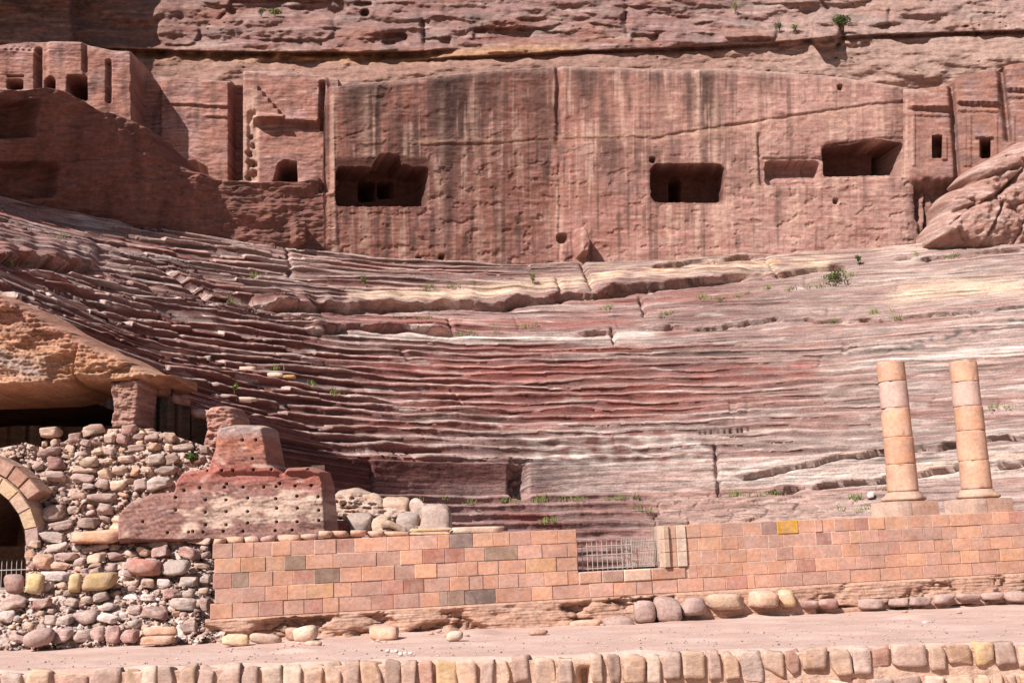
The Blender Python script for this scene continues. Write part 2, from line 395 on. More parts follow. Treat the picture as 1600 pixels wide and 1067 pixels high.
c = mixc(c, WHITE, sst(1200, 1500, px)*sst(.1, .5, n2(arc/9, vv/7., 81))*.55)
c = mixc(c, A_(0.52, 0.2, 0.18), sst(1000, 1100, px)*band(px, py, [(980, 590), (1150, 580), (1300, 575)], 14)*sst(-.2, .3, n2(px/50, py/6, 82))*.8)
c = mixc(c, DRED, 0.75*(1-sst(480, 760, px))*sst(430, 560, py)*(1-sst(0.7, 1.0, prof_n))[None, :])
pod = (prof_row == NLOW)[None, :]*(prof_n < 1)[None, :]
c = mixc(c, A_(0.20, 0.085, 0.075), pod*(1-sst(760, 830, px))*sst(.12, .3, prof_n)[None, :]*0.9)  # shade over the podium's left part painted into the colour
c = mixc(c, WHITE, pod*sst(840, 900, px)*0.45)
c = mixc(c, lerp(PALE, RUST, .35), rubz*0.65)
ln = n2(arc/14, (vv+9*n2(arc/25, vv/60., 88))/1.7, 87)+.35*n2(arc/2.0, vv/1.5, 89)
c *= (1-.38*sst(.16, .34, ln)+.22*sst(.2, .4, -ln))[..., None]
c = mixc(c, WHITE*.95, sst(.28, .42, n2(arc/3.2, vv/4.5, 90)+.25*n2(arc/.7, vv/2., 91))*.5*upper)
c *= (1+0.26*fbm(arc/1.6, vv/2.5, 85, 3))[..., None]
rise = np.exp(-((prof_n-.15)/.3)**2)[None, :]*upper; c *= (1-0.32*rise*np.maximum(Aw, .55*(py > 530)))[..., None]      # shade low on each riser put into the colour, marking the rows
c *= lerp(1.0, .82, sst(600, 1150, px))[..., None]*A_(1.0, .975, .94)
# ---- left end: a lip, then the underside runs back under the seats, then down
def end_cols(P, c):
    e = P[0]; a = e.copy(); a[:, 2] -= 0.3
    Xb, Yb = plan(np.minimum(phi[0]+12.0/rr[0], 0), rr[0]); b = np.stack([Xb, Yb, a[:, 2]], -1)
    d = b.copy(); d[:, 2] = -1
    return np.concatenate([d[None], b[None], a[None], P]), np.concatenate([c[:1], c[:1], c[:1], c])
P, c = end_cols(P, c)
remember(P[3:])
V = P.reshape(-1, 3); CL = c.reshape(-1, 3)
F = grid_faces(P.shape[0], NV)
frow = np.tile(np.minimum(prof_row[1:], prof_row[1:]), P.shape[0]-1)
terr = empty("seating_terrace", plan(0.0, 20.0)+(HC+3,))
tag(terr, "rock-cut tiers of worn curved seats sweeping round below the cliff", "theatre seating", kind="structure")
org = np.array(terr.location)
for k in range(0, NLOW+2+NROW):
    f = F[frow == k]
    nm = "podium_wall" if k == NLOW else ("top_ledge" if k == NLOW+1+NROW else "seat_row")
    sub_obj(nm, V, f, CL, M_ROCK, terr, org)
top_z = Z0+NROW*RISE

# ================================================================ RELIEF WALLS
class Path:
    "a vertical wall face in plan: a polyline seen from the camera side"
    def __init__(s, pts):
        p = np.array(pts, float); s.a = p[:, 0]/p[:, 1]; s.iY = 1/p[:, 1]; s.p = p
        d = np.diff(p, axis=0); n = np.stack([d[:, 1], -d[:, 0]], 1); n /= np.linalg.norm(n, axis=1)[:, None]
        s.n = n; s.am = (s.a[1:]+s.a[:-1])/2
    def __call__(s, px, py):
        d = ray(px, py); a = d[..., 0]/d[..., 1]
        Y = 1/np.interp(a, s.a, s.iY)
        P = CAM+d*(Y/d[..., 1])[..., None]
        nx = np.interp(a, s.am, s.n[:, 0]); ny = np.interp(a, s.am, s.n[:, 1])
        l = np.hypot(nx, ny)
        return P, np.stack([nx/l, ny/l, 0*nx], -1)
def relief(path, x0, x1, nx, ytop, ybot, ny, dispf, colf, ledge=(), lean=0.0):
    xs = np.linspace(x0, x1, nx); yt = ytop(xs); yb = ybot(xs)
    t = np.linspace(0, 1, ny)[None, :]
    px = np.broadcast_to(xs[:, None], (nx, ny)).copy(); py = yb[:, None]+(yt-yb)[:, None]*t
    P, n = path(px, py)
    d = dispf(px, py)
    P = P+n*d[..., None]
    if lean: P[..., 1] += lean*(P[..., 2]-P[:, :1, 2])
    c = colf(px, py)
    for (back, rise) in ledge:
        last = P[:, -1:, :]; q = last.copy(); q[..., 1] += back; q[..., 2] += rise+0.12*n2(xs/20, xs*0, 9)[:, None]*back
        P = np.concatenate([P, q], 1); c = np.concatenate([c, c[:, -1:]], 1)
        px = np.concatenate([px, px[:, -1:]], 1); py = np.concatenate([py, py[:, -1:]-1], 1)
    return P, c, px, py
def fmid(a): return ((a[:-1, :-1]+a[1:, 1:])/2).reshape(-1)

# ---------------- the great rock-cut wall behind the seats
WP = Path([(-44, 40), (-33, 62), (-27.5, 71.5), (-20.5, 76.5), (-13.2, 80.2), (3.5, 86.3), (31.9, 86.3), (38, 88)])
wtop = [(-200, 150), (0, 153), (35, 150), (60, 157), (112, 181), (150, 192), (205, 214), (232, 240), (246, 262), (290, 270), (330, 280), (380, 285), (470, 284), (506, 278), (509, 150), (513, 137), (600, 128), (700, 118), (760, 112), (870, 104), (1000, 108), (1150, 110), (1290, 118), (1400, 135), (1480, 150)]
wbot = [(-200, 300), (0, 312), (75, 330), (140, 358), (215, 372), (350, 374), (400, 382), (470, 390), (560, 396), (720, 408), (900, 413), (1100, 411), (1320, 406), (1400, 400), (1445, 393), (1490, 385)]
def wall_disp(px, py):
    d = 0.12*fbm(px/60, py/40, 101, 4)+0.04*fbm(px/16, py/9, 102, 4)+0.022*fbm(px/45, py/4, 103, 3)
    d = d+(0.5*fbm(px/60, py/40, 104, 4)+.10*fbm(px/40, py/6, 114, 3))*(1-sst(490, 520, px))+0.25*sst(1415, 1450, px)*fbm(px/10, py/60, 105, 3)
    for (x0, y0, w_, dp) in [(545, 165, 6, .1)]: pass
    # niche with two doorways, ragged roof
    jag = 2.5*n2(px/9, py/9, 106)
    m1 = np.maximum(rbox(px+jag, py+jag, 526, 263, 668, 321, 7, 2), pmask(px+jag, py+jag, [(580, 270), (592, 246), (606, 241), (622, 243), (628, 258), (650, 264), (655, 275), (590, 275)], 2))
    d = d-3.2*m1
    d = d-3.6*np.maximum(rbox(px, py, 578, 264, 602, 295, 3, 1.5), rbox(px, py, 608, 264, 631, 290, 3, 1.5))
    m2 = rbox(px+jag, py+jag*.6, 1018, 258, 1130, 315, 12, 2); d = d-3.2*m2
    d = d-3.0*rbox(px, py, 1058, 262, 1074, 296, 3, 1.5)
    m3 = rbox(px+jag*.5, py+jag*.5, 1197, 252, 1281, 287, 7, 2); d = d-1.1*m3*(0.6+0.6*sst(280, 262, py))
    d = d-0.18*rbox(px, py, 1191, 246, 1284, 292, 3, 2)
    m4 = pmask(px+jag*.4, py+jag*.6, [(1287, 232), (1330, 228), (1365, 219), (1390, 221), (1411, 226), (1411, 271), (1290, 274)], 2); d = d-2.7*m4
    d = d-4.5*rbox(px, py, 1392, 226, 1411, 258, 3, 1.5)
    d = d-0.12*pmask(px, py, [(1284, 228), (1380, 214), (1414, 214), (1414, 276), (1284, 280)], 2)
    # upright groove, crack across the face, corner between the two planes
    d = d-0.25*np.exp(-((px-(1186+0.05*(py-210)))/3)**2)*sst(205, 214, py)*(1-sst(286, 294, py))
    cut, lip = crev(px, py+2*n2(px/12, py*0, 107), [(1020, 216), (1060, 207), (1180, 189), (1290, 172), (1370, 161), (1422, 158)], 4, 14, 12); d = d-0.17*cut*(.6+.9*n2(px/25, py*0, 144)).clip(0, 1)+0.05*lip
    cut, lip = crev(px, py+2*n2(px/12, py*0, 108), [(640, 226), (760, 224), (870, 216), (1020, 213)], 5, 9, 12); d = d-0.05*cut+0.05*lip
    gx = 872+3*n2(py/18, px*0, 109)
    d = d-0.28*np.exp(-((px-gx)/4)**2)*(1-sst(170, 260, py))-0.12*np.exp(-((px-gx-3)/3)**2)
    # small hood and hole at the foot
    d = d+1.5*pmask(px, py, [(898, 372), (901, 361), (908, 361), (914, 372), (918, 386), (914, 402), (902, 402)], 3)
    d = d-0.9*rbox(px, py, 871, 365, 887, 379, 6, 2)
    d = d+0.9*rbox(px, py, 455, 350, 474, 384, 4, 2)
    for (hx, hy) in [(1313, 137), (1307, 314), (1312, 268), (1020, 250), (655, 404), (690, 402)]: d = d-0.8*rbox(px, py, hx-4, hy-4, hx+4, hy+4, 3, 1.5)
    # clefts at the right end
    for (hx, ya, yb, w_, dp) in [(1437, 290, 345, 5, .9), (1450, 285, 380, 4, .7), (1462, 300, 390, 4, .9), (1474, 280, 392, 5, 1.2)]:
        d = d-dp*np.exp(-((px-hx-3*n2(py/14, px*0, hx))/w_)**2)*sst(ya-10, ya+10, py)*(1-sst(yb-12, yb+8, py))
    # the left end leans out over its foot, shaped to shade its own face
    hh = np.clip((ycurve(px, wbot)-py)/110, 0, 1.6); d = d+1.5*hh*(1-sst(245, 345, px))
    # dark hollows in the shaded left end
    d = d-1.8*rbox(px, py, -60, 167, 30, 221, 5, 2)-1.4*rbox(px+jag, py, -60, 258, 80, 309, 10, 3)
    d = d-0.4*rbox(px, py, 500, 130, 519, 300, 4, 3)*(px < 521)
    d = d+0.12*pmask(px, py, [(511, 130), (519, 130), (527, 380), (512, 380)], 3)
    # flaked patches
    fl = sst(0.28, 0.32, n2(px/22, py/13, 111)+0.3*n2(px/6, py/5, 112)); d = d-0.07*fl*sst(130, 300, py); w1, w2, wi = worley(px/17, py/9, 6); d = d+.07*(wi-.5)*sst(.0, .3, n2(px/70, py/50, 113))
    return d
def wall_col(px, py):
    c = solid(px.shape, RUST)
    c = mixc(c, PINK, sst(-0.2, 0.5, n2(px/90, py/45, 121))*0.8)
    c = mixc(c, PALE, 0.35*sst(800, 1200, px))
    bd = fbm(px/80, (py+10*n2(px/120, py*0, 122))/5, 123, 3); c = mixc(c, RED*0.95, sst(0.05, 0.5, bd)*0.5); c = mixc(c, PALE, sst(0.2, 0.6, -bd)*0.4)
    lo = 1-sst(50, 250, py-ycurve(px, wtop)+40*n2(px/25, py*0, 124)+25*n2(px/7, py*0, 125))
    hi = sst(-0.42, 0.22, n2(px/60, py/160, 126)+0.35*n2(px/9, py/200, 127))
    left = xr(px, 515, 740, 60); mid = xr(px, 880, 1130, 50)
    c = mixc(c, VARN*.9, lo*hi*(0.5+0.5*left+0.5*mid)*(1-0.5*sst(1150, 1300, px)))
    s = .8*n2(px/9, py/160, 128)+0.6*n2(px/3.4, py/90, 129)+0.8*n2(px/26, py/130, 1290)+.35*n2(px/14, py/20, 1291)
    c = mixc(c, VARN*1.25, sst(0.1, 0.6, s)*0.75*sst(500, 540, px)*(1-0.4*sst(1100, 1400, px)))
    c = mixc(c, A_(0.53, 0.355, 0.285), sst(0.12, 0.55, -s)*0.8*sst(500, 540, px))
    for (bx, w_, k) in [(522, 5, .7), (571, 7, .6), (690, 5, .4), (745, 4, .4), (780, 4, .4), (1090, 6, .7), (1118, 5, .6), (1180, 4, .6), (1368, 4, .5)]:
        c = mixc(c, A_(0.56, 0.38, 0.30), k*np.exp(-((px-bx-3*n2(py/40, px*0, bx))/w_)**2)*sst(110, 170, py))
    c = mixc(c, VARN, .5*np.exp(-((px-700)/8)**2)*sst(190, 230, py))
    c = mixc(c, A_(0.50, 0.31, 0.23), band(px, py+3*n2(px/20, py/9, 140), [(1020, 224), (1060, 216), (1180, 199), (1290, 181), (1420, 168)], 8)*sst(-.35, .2, n2(px/40, py/6, 141))*0.6)
    c = mixc(c, A_(0.50, 0.33, 0.24), band(px, py+3*n2(px/20, py/9, 142), [(640, 222), (760, 220), (870, 214), (1030, 210)], 5)*sst(-.35, .2, n2(px/40, py/6, 143))*0.55)
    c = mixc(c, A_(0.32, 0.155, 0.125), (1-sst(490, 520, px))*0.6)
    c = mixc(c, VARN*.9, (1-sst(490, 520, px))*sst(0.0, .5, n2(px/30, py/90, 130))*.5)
    c = mixc(c, RUST*0.75, sst(1415, 1445, px)*0.5)
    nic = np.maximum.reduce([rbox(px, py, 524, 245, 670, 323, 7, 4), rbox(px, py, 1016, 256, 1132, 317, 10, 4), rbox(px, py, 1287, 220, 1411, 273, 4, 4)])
    c = mixc(c, A_(0.17, 0.075, 0.06), nic*0.9)  # shade inside the niches painted as a darker colour
    c = mixc(c, PALE, 0.6*np.exp(-((py-ycurve(px, wtop)-1)/4)**2)*(px > 520))
    c = c*lerp(.80, .88, sst(800, 950, px))[..., None]*A_(1.02, .955, .94)
    return c*(1+0.22*fbm(px/8, py/6, 131, 3))[..., None]
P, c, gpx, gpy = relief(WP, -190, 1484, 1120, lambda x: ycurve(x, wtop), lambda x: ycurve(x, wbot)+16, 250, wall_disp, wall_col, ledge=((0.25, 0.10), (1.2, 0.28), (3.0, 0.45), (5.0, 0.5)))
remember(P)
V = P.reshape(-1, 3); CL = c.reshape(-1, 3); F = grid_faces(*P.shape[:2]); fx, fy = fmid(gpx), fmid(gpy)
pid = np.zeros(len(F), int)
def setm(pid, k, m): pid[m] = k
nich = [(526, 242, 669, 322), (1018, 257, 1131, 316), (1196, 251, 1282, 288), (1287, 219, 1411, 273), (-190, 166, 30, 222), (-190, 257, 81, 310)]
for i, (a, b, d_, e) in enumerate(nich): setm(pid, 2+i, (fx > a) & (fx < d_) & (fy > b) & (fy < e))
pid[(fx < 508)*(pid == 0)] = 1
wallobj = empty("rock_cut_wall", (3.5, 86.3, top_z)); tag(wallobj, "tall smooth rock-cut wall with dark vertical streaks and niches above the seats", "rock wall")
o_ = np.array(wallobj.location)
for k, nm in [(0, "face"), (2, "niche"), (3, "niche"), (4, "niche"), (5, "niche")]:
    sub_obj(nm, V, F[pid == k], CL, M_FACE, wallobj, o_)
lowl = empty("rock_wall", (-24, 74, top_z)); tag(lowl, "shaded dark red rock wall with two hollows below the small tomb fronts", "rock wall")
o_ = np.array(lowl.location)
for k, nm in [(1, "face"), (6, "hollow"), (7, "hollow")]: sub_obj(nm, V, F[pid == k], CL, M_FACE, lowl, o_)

# ---------------- tomb fronts on the left, above the shaded wall
TP = Path([(-52, 77), (-37, 80.5), (-27, 82), (-13, 83.2), (-8, 83.8)])
ttop = [(-200, 88), (0, 92), (60, 86), (140, 88), (152, 92), (180, 98), (215, 101), (235, 104), (355, 112), (385, 112), (440, 114), (512, 122), (530, 124)]
def tomb_disp(px, py):
    d = 0.16*fbm(px/40, py/25, 201, 4)+0.022*fbm(px/30, py/3.5, 202, 3)+0.022*fbm(px/9, py/7, 203, 4)
    blk = 1-sst(213, 218, px+3*n2(py/20, px*0, 204)); d = d+2.2*blk
    d = d+0.25*rbox(px, py, 10, 96, 67, 230, 3, 2)-0.7*rbox(px, py, 67, 94, 76, 230, 3, 2)-0.5*rbox(px, py, -6, 96, 8, 230, 3, 2)
    d = d+0.25*rbox(px, py, 86, 86, 142, 230, 6, 3)-0.35*rbox(px, py, 140, 90, 146, 132, 2, 2)
    d = d-0.6*rbox(px, py, 176, 112, 183, 178, 3, 2)
    for i in range(5): d = d-0.12*pmask(px, py, [(20+9*i, 101), (24.5+9*i, 94), (29+9*i, 101)], 1)
    d = d-4.5*rbox(px, py, 117, 139, 146, 174, 3, 1.5)-4.0*rbox(px, py, 82, 140, 97, 169, 7, 1.5)-3*rbox(px, py, 25, 145, 48, 160, 4, 1.5)-0.4*rbox(px, py, 24, 138, 50, 141, 1, 1)
    # deep recess round the second front, then its neighbour with stepped gable
    d = d-1.9*rbox(px, py, 216, 100, 378, 320, 2, 2)
    d = d+0.7*rbox(px, py, 246, 116, 354, 300, 3, 2)*(1-0.0)
    d = d-1.7*rbox(px, py, 356, 112, 377, 268, 3, 2)
    c1, l1 = crev(px, py, [(246, 152), (300, 155), (354, 158)], 5, 8, 4); d = d-0.10*c1+0.14*l1
    for xx in (286, 298, 310, 322, 334): d = d+0.04*rbox(px, py, xx, 157, xx+7, 174, 2, 1.5)
    c1, l1 = crev(px, py, [(318, 173), (354, 175)], 4, 5, 3); d = d-0.1*c1+0.12*l1
    d = d-6*pmask(px, py, [(262, 276), (270, 248), (300, 244), (318, 254), (327, 300), (262, 300)], 2)
    d = d+0.15*rbox(px, py, 380, 112, 512, 320, 4, 3)
    c1, l1 = crev(px, py, [(397, 191), (450, 192), (498, 195)], 11, 6, 3); d = d-0.30*c1+0.55*l1
    lft = [(396, 136)]; rgt = [(504, 138)]
    for i in range(6): lft += [(405+8*i, 137+9*i), (405+8*i, 146+9*i)]; rgt += [(497-7.4*i, 139+8.6*i), (497-7.4*i, 147.6+8.6*i)]
    d = d+0.42*pmask(px, py, lft+[(396, 191)], 1)+0.16*pmask(px, py, rgt+[(504, 191)], 1)
    d = d-4.5*pmask(px, py, [(428, 284), (436, 258), (446, 252), (463, 255), (464, 290), (434, 290)], 1.5)
    for (hx, hy, r) in [(398, 180, 3), (391, 214, 4), (395, 228, 4), (389, 240, 5), (397, 256, 5), (391, 255, 6), (396, 271, 6), (388, 279, 4)]: d = d-0.45*pmask(px+2*n2(px/5, py/5, hx), py+2*n2(px/5, py/5, hy), [(hx-r, hy), (hx-.3*r, hy-r), (hx+.8*r, hy-.5*r), (hx+r, hy+.6*r), (hx-.2*r, hy+r)], 1.5)
    d = d-0.9*rbox(px, py, 500, 128, 508, 205, 3, 2)
    d = d-0.25*rbox(px, py, 388, 175, 403, 285, 6, 3)
    return d
def tomb_col(px, py):
    c = solid(px.shape, RUST*0.95); c = mixc(c, MAUVE, sst(-.2, .5, n2(px/50, py/40, 221))*.7)
    bd = fbm(px/60, (py+5*n2(px/50, py*0, 222))/4, 223, 3); c = mixc(c, DRED, sst(.05, .5, bd)*.6); c = mixc(c, PALE, sst(.2, .6, -bd)*.4)
    c = mixc(c, VARN, sst(.05, .5, n2(px/14, py/60, 224))*.5)
    c = mixc(c, A_(0.56, .37, .28), xr(px, 382, 404, 5)*.6*sst(130, 170, py))
    c = mixc(c, PALE, 0.35*np.exp(-((py-ycurve(px, ttop))/6)**2))
    return c*(1+0.2*fbm(px/8, py/6, 225, 3))[..., None]
def tbot(x): return ycurve(x, wtop)*(x < 505)+290*(x >= 505)+np.where(x < 505, 14, 0)
P, c, gpx, gpy = relief(TP, -190, 528, 520, lambda x: ycurve(x, ttop), tbot, 190, tomb_disp, tomb_col, ledge=((0.3, 0.1), (2.5, 0.3), (5, 0.3)))
remember(P)
V = P.reshape(-1, 3); CL = c.reshape(-1, 3); F = grid_faces(*P.shape[:2]); fx, fy = fmid(gpx), fmid(gpy)
def tomb(name, x0, x1, label, doors, Vx, Fx, Cx, fx, fy, basey, cat="tomb front"):
    s = (fx >= x0) & (fx < x1)
    if not s.any(): return
    lo_ = Vx[Fx[s][:, 0]]; root = empty(name, (lo_[:, 0].mean(), lo_[:, 1].min(), lo_[:, 2].min())); tag(root, label, cat)
    o_ = np.array(root.location); rest = s.copy()
    for (a, b, d_, e) in doors:
        q = s & (fx > a) & (fx < d_) & (fy > b) & (fy < e); rest &= ~q
        if q.any(): sub_obj("doorway", Vx, Fx[q], Cx, M_FACE, root, o_)
    sub_obj("front", Vx, Fx[rest], Cx, M_FACE, root, o_)
tomb("tomb_facade", -500, 76, "small tomb front at the far left with a half-buried door and zigzag carving", [(24, 144, 49, 161)], V, F, CL, fx, fy, 0)
tomb("tomb_facade", 76, 147, "small tomb front with a pointed opening and a square black door", [(81, 139, 98, 170), (116, 138, 147, 175)], V, F, CL, fx, fy, 0)
tomb("rock_buttress", 147, 216, "rounded rock buttress with a narrow slot beside the deep shadowed recess", [], V, F, CL, fx, fy, 0, "rock buttress")
tomb("tomb_facade", 216, 379, "recessed tomb front crossed by a slanting shadow with a low dark door", [(276, 249, 328, 301)], V, F, CL, fx, fy, 0)
tomb("tomb_facade", 379, 600, "tomb front with carved crow-steps and a ragged black door beside the streaked wall", [(427, 251, 465, 291)], V, F, CL, fx, fy, 0)

# ---------------- tomb fronts on the right
TP2 = Path([(30.5, 86.3), (32.2, 86.2), (37, 84.5), (44, 80), (50, 72)])
t2top = [(1405, 135), (1430, 140), (1485, 133), (1488, 130), (1500, 118), (1560, 108), (1566, 104), (1600, 98), (1760, 80)]
def tomb2_disp(px, py):
    d = 0.14*fbm(px/30, py/20, 241, 4)+0.02*fbm(px/30, py/3.5, 242, 3)-1.6*sst(276, 300, py+5*n2(px/9, py*0, 247))-.35*(1-sst(1418, 1426, px))
    d = d-0.8*np.exp(-((px-(1486+.07*(py-130)))/4)**2)-1.0*np.exp(-((px-(1563+.11*(py-110)))/5)**2)*(1-sst(215, 225, py))
    for (x0, x1, y0) in [(1420, 1484, 168), (1497, 1560, 161), (1572, 1700, 140)]:
        c1, l1 = crev(px, py-0.03*(px-x0), [(x0, y0), (x1, y0)], 6, 6, 3); d = d-0.12*c1+0.4*l1
        c1, l1 = crev(px, py-0.03*(px-x0), [(x0, y0+12), (x1, y0+12)], 4, 4, 3); d = d-0.05*c1+0.15*l1
    d = d-3.5*rbox(px, py, 1457, 212, 1471, 246, 2, 1.2)+0.2*rbox(px, py, 1471, 214, 1480, 250, 2, 1.2)
    d = d-3.5*rbox(px, py, 1532, 217, 1546, 246, 2, 1.2)+0.25*rbox(px, py, 1524, 211, 1553, 216, 1, 1)
    for xx in (1505, 1512, 1553, 1424, 1580): d = d+0.15*rbox(px, py, xx, 180, xx+6, 260, 1, 1)
    for i in range(5): d = d+0.1*rbox(px, py, 1450+7*i, 165-6*i, 1487, 172-6*i, 1, 1)+0.1*rbox(px, py, 1532+6*i, 158-9*i, 1560, 168-9*i, 1, 1)
    return d
def tomb2_col(px, py):
    c = solid(px.shape, RUST*0.8); c = mixc(c, MAUVE*.8, sst(-.2, .5, n2(px/30, py/30, 243))*.8)
    bd = fbm(px/60, py/4, 244, 3); c = mixc(c, VARN*1.2, sst(0., .5, bd)*.6); c = mixc(c, PALE, sst(.25, .6, -bd)*.4)
    c = lerp(wall_col(px, py), c, sst(1425, 1500, px)[..., None])
    return c*(1+0.2*fbm(px/8, py/6, 225, 3))[..., None]
P, c, gpx, gpy = relief(TP2, 1412, 1740, 240, lambda x: ycurve(x, t2top), lambda x: 400+0*x, 200, tomb2_disp, tomb2_col, ledge=((0.3, 0.1), (2.5, 0.3), (5, 0.3)))
remember(P)
V = P.reshape(-1, 3); CL = c.reshape(-1, 3); F = grid_faces(*P.shape[:2]); fx, fy = fmid(gpx), fmid(gpy)
tomb("tomb_facade", 1400, 1489, "brown tomb front joined to the streaked wall, with a narrow dark door", [(1456, 211, 1472, 247)], V, F, CL, fx, fy, 0)
tomb("tomb_facade", 1489, 1566, "brown tomb front with a lintelled door behind the pale rounded rocks", [(1531, 216, 1547, 247)], V, F, CL, fx, fy, 0)
tomb("tomb_facade", 1566, 1800, "tomb front with dark cornice lines at the right edge of the cliff", [], V, F, CL, fx, fy, 0)

# ---------------- natural cliff above everything
ctop = lambda x: -330+0*x
cbot_pts = [(-250, 116), (0, 116), (215, 128), (360, 138), (512, 150), (700, 140), (870, 128), (1150, 134), (1290, 146), (1420, 166), (1490, 160), (1600, 132), (1800, 110)]
NXC, NYC = 900, 300
xs = np.linspace(-260, 1860, NXC); yb = ycurve(xs, cbot_pts)
tt = np.linspace(0, 1, NYC)**1.25
px = np.broadcast_to(xs[:, None], (NXC, NYC)).copy(); py = yb[:, None]+(-330-yb)[:, None]*tt[None, :]
cl = [(-250, 84), (0, 84), (100, 90), (180, 93), (300, 97), (400, 99), (500, 99), (560, 100), (640, 99), (700, 94), (800, 90), (900, 84), (1000, 81), (1100, 78), (1200, 72), (1260, 66), (1300, 62), (1400, 58), (1500, 55), (1600, 52), (1800, 46)]
base = 87.0+0*px
cy = ycurve(px, cl)+3*n2(px/30, py*0, 301)+1.2*n2(px/8, py*0, 302)
below = sst(-3, 3, py-cy)
Yd = 88.6+0.022*(cy-py)*np.where(py < cy, 1, 0)+0.0006*np.clip(cy-py, 0, 400)**1.3 - below*np.clip((py-cy), 0, 40)*0.03
Yd -= 2.2*(1-sst(-100, 500, px))          # follows the wall round on the left
Yd -= 0.006*np.clip(px-1450, 0, 600)*1.0
# overhang that shades the top left, out of the picture above
Yd -= 14*sst(0, 1, (330-px+0.35*py)/260)*sst(10, 140, -py)
d = 1.3*fbm(px/130, py/45, 303, 3)+0.45*fbm(px/36, py/18, 304, 4)+0.13*fbm(px/70, py/6, 305, 3)+0.09*fbm(px/9, py/6, 306, 3)
st = n2(px/160, (py+8*n2(px/90, py*0, 307))/13, 308); d = d+0.35*sst(-.05, .05, st)*(1-below)*sst(-.1, .3, n2(px/80, py/30, 3081))
# orange undercut band left of centre, knobs in it
c1, l1 = crev(px, cy*0+py, [(p[0], p[1]-17) for p in cl if p[0] <= 700], 12, 14, 30); d = d-1.6*c1*(0.7+0.9*n2(px/18, py/18, 309))+0.7*l1
c1, l1 = crev(px, py, [(p[0], p[1]-4) for p in cl if p[0] >= 640], 6, 12, 30); d = d-0.8*c1+0.5*l1
# buttress upper left
d = d+2.2*pmask(px, py, [(-260, -60), (118, -60), (112, 20), (117, 62), (100, 74), (-260, 66)], 5)
# hollows, cracks, knobs
for (x0, y0, x1, y1, dp) in [(598, 52, 636, 72, 1.0), (556, 4, 582, 10, 1), (565, 16, 576, 27, 1), (660, 60, 705, 72, .6), (740, 45, 830, 66, .5), (985, 55, 1030, 68, .9), (970, 20, 985, 40, .6), (1345, 65, 1360, 75, .9), (1130, 36, 1215, 60, -.9), (1268, 20, 1316, 74, -1.6), (245, 30, 310, 70, -.6), (380, 28, 520, 62, -.5), (1320, 50, 1362, 72, -.5), (355, 0, 540, 24, .9)]:
    d = d-dp*rbox(px+4*n2(px/14, py/14, 310), py+3*n2(px/12, py/12, 311), x0, y0, x1, y1, min(y1-y0, x1-x0)*.45, 3)
for (xa, ya, xb, yb_, dp) in [(1318, 30, 1308, 74, 1.2), (1390, 10, 1390, 38, .4), (1520, 30, 1526, 58, .5), (660, 30, 664, 78, .6), (352, 20, 345, 30, .6), (975, -30, 980, 60, .4), (1270, -10, 1296, 20, .5)]:
    t = np.clip((py-ya)/(yb_-ya), 0, 1); xc = xa+(xb-xa)*t+3*n2(py/9, px*0, 312)
    d = d-dp*np.exp(-((px-xc)/3.5)**2)*sst(ya-4, ya+4, py)*(1-sst(yb_-4, yb_+4, py))
d = d*(1-.35*below)
pit = sst(.38, .5, n2(px/7, py/5, 313))*sst(.1, .4, n2(px/60, py/25, 314)); d = d-0.35*pit
P = atY(px, py, Yd-d)
c = solid(px.shape, MAUVE*1.08)
c = mixc(c, RUST, sst(-.1, .5, n2(px/120, py/24, 321))*.8)
bd = fbm(px/110, (py+6*n2(px/90, py*0, 322))/6, 323, 3); c = mixc(c, PALE, sst(.1, .5, bd)*.6); c = mixc(c, DRED*1.2, sst(.15, .5, -bd)*.55)
c = mixc(c, GREY*.8, sst(0.05, .5, n2(px/70, py/20, 324))*.6)
c = mixc(c, A_(.56, .33, .2), band(px, py, [(p[0], p[1]-8) for p in cl if p[0] <= 900], 9, 40)*.85)
c = mixc(c, A_(.44, .27, .22), below*.7)
c = mixc(c, PALE, .4*sst(1050, 1300, px))
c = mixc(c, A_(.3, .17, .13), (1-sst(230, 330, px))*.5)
c *= .76*A_(1, .955, .91)*(1+.25*fbm(px/9, py/6, 325, 3))[..., None]
remember(P)
V = P.reshape(-1, 3); CL = c.reshape(-1, 3)
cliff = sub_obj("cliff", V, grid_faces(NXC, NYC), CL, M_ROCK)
tag(cliff, "weathered natural sandstone cliff rising above the carved wall and tombs", "cliff", kind="structure")

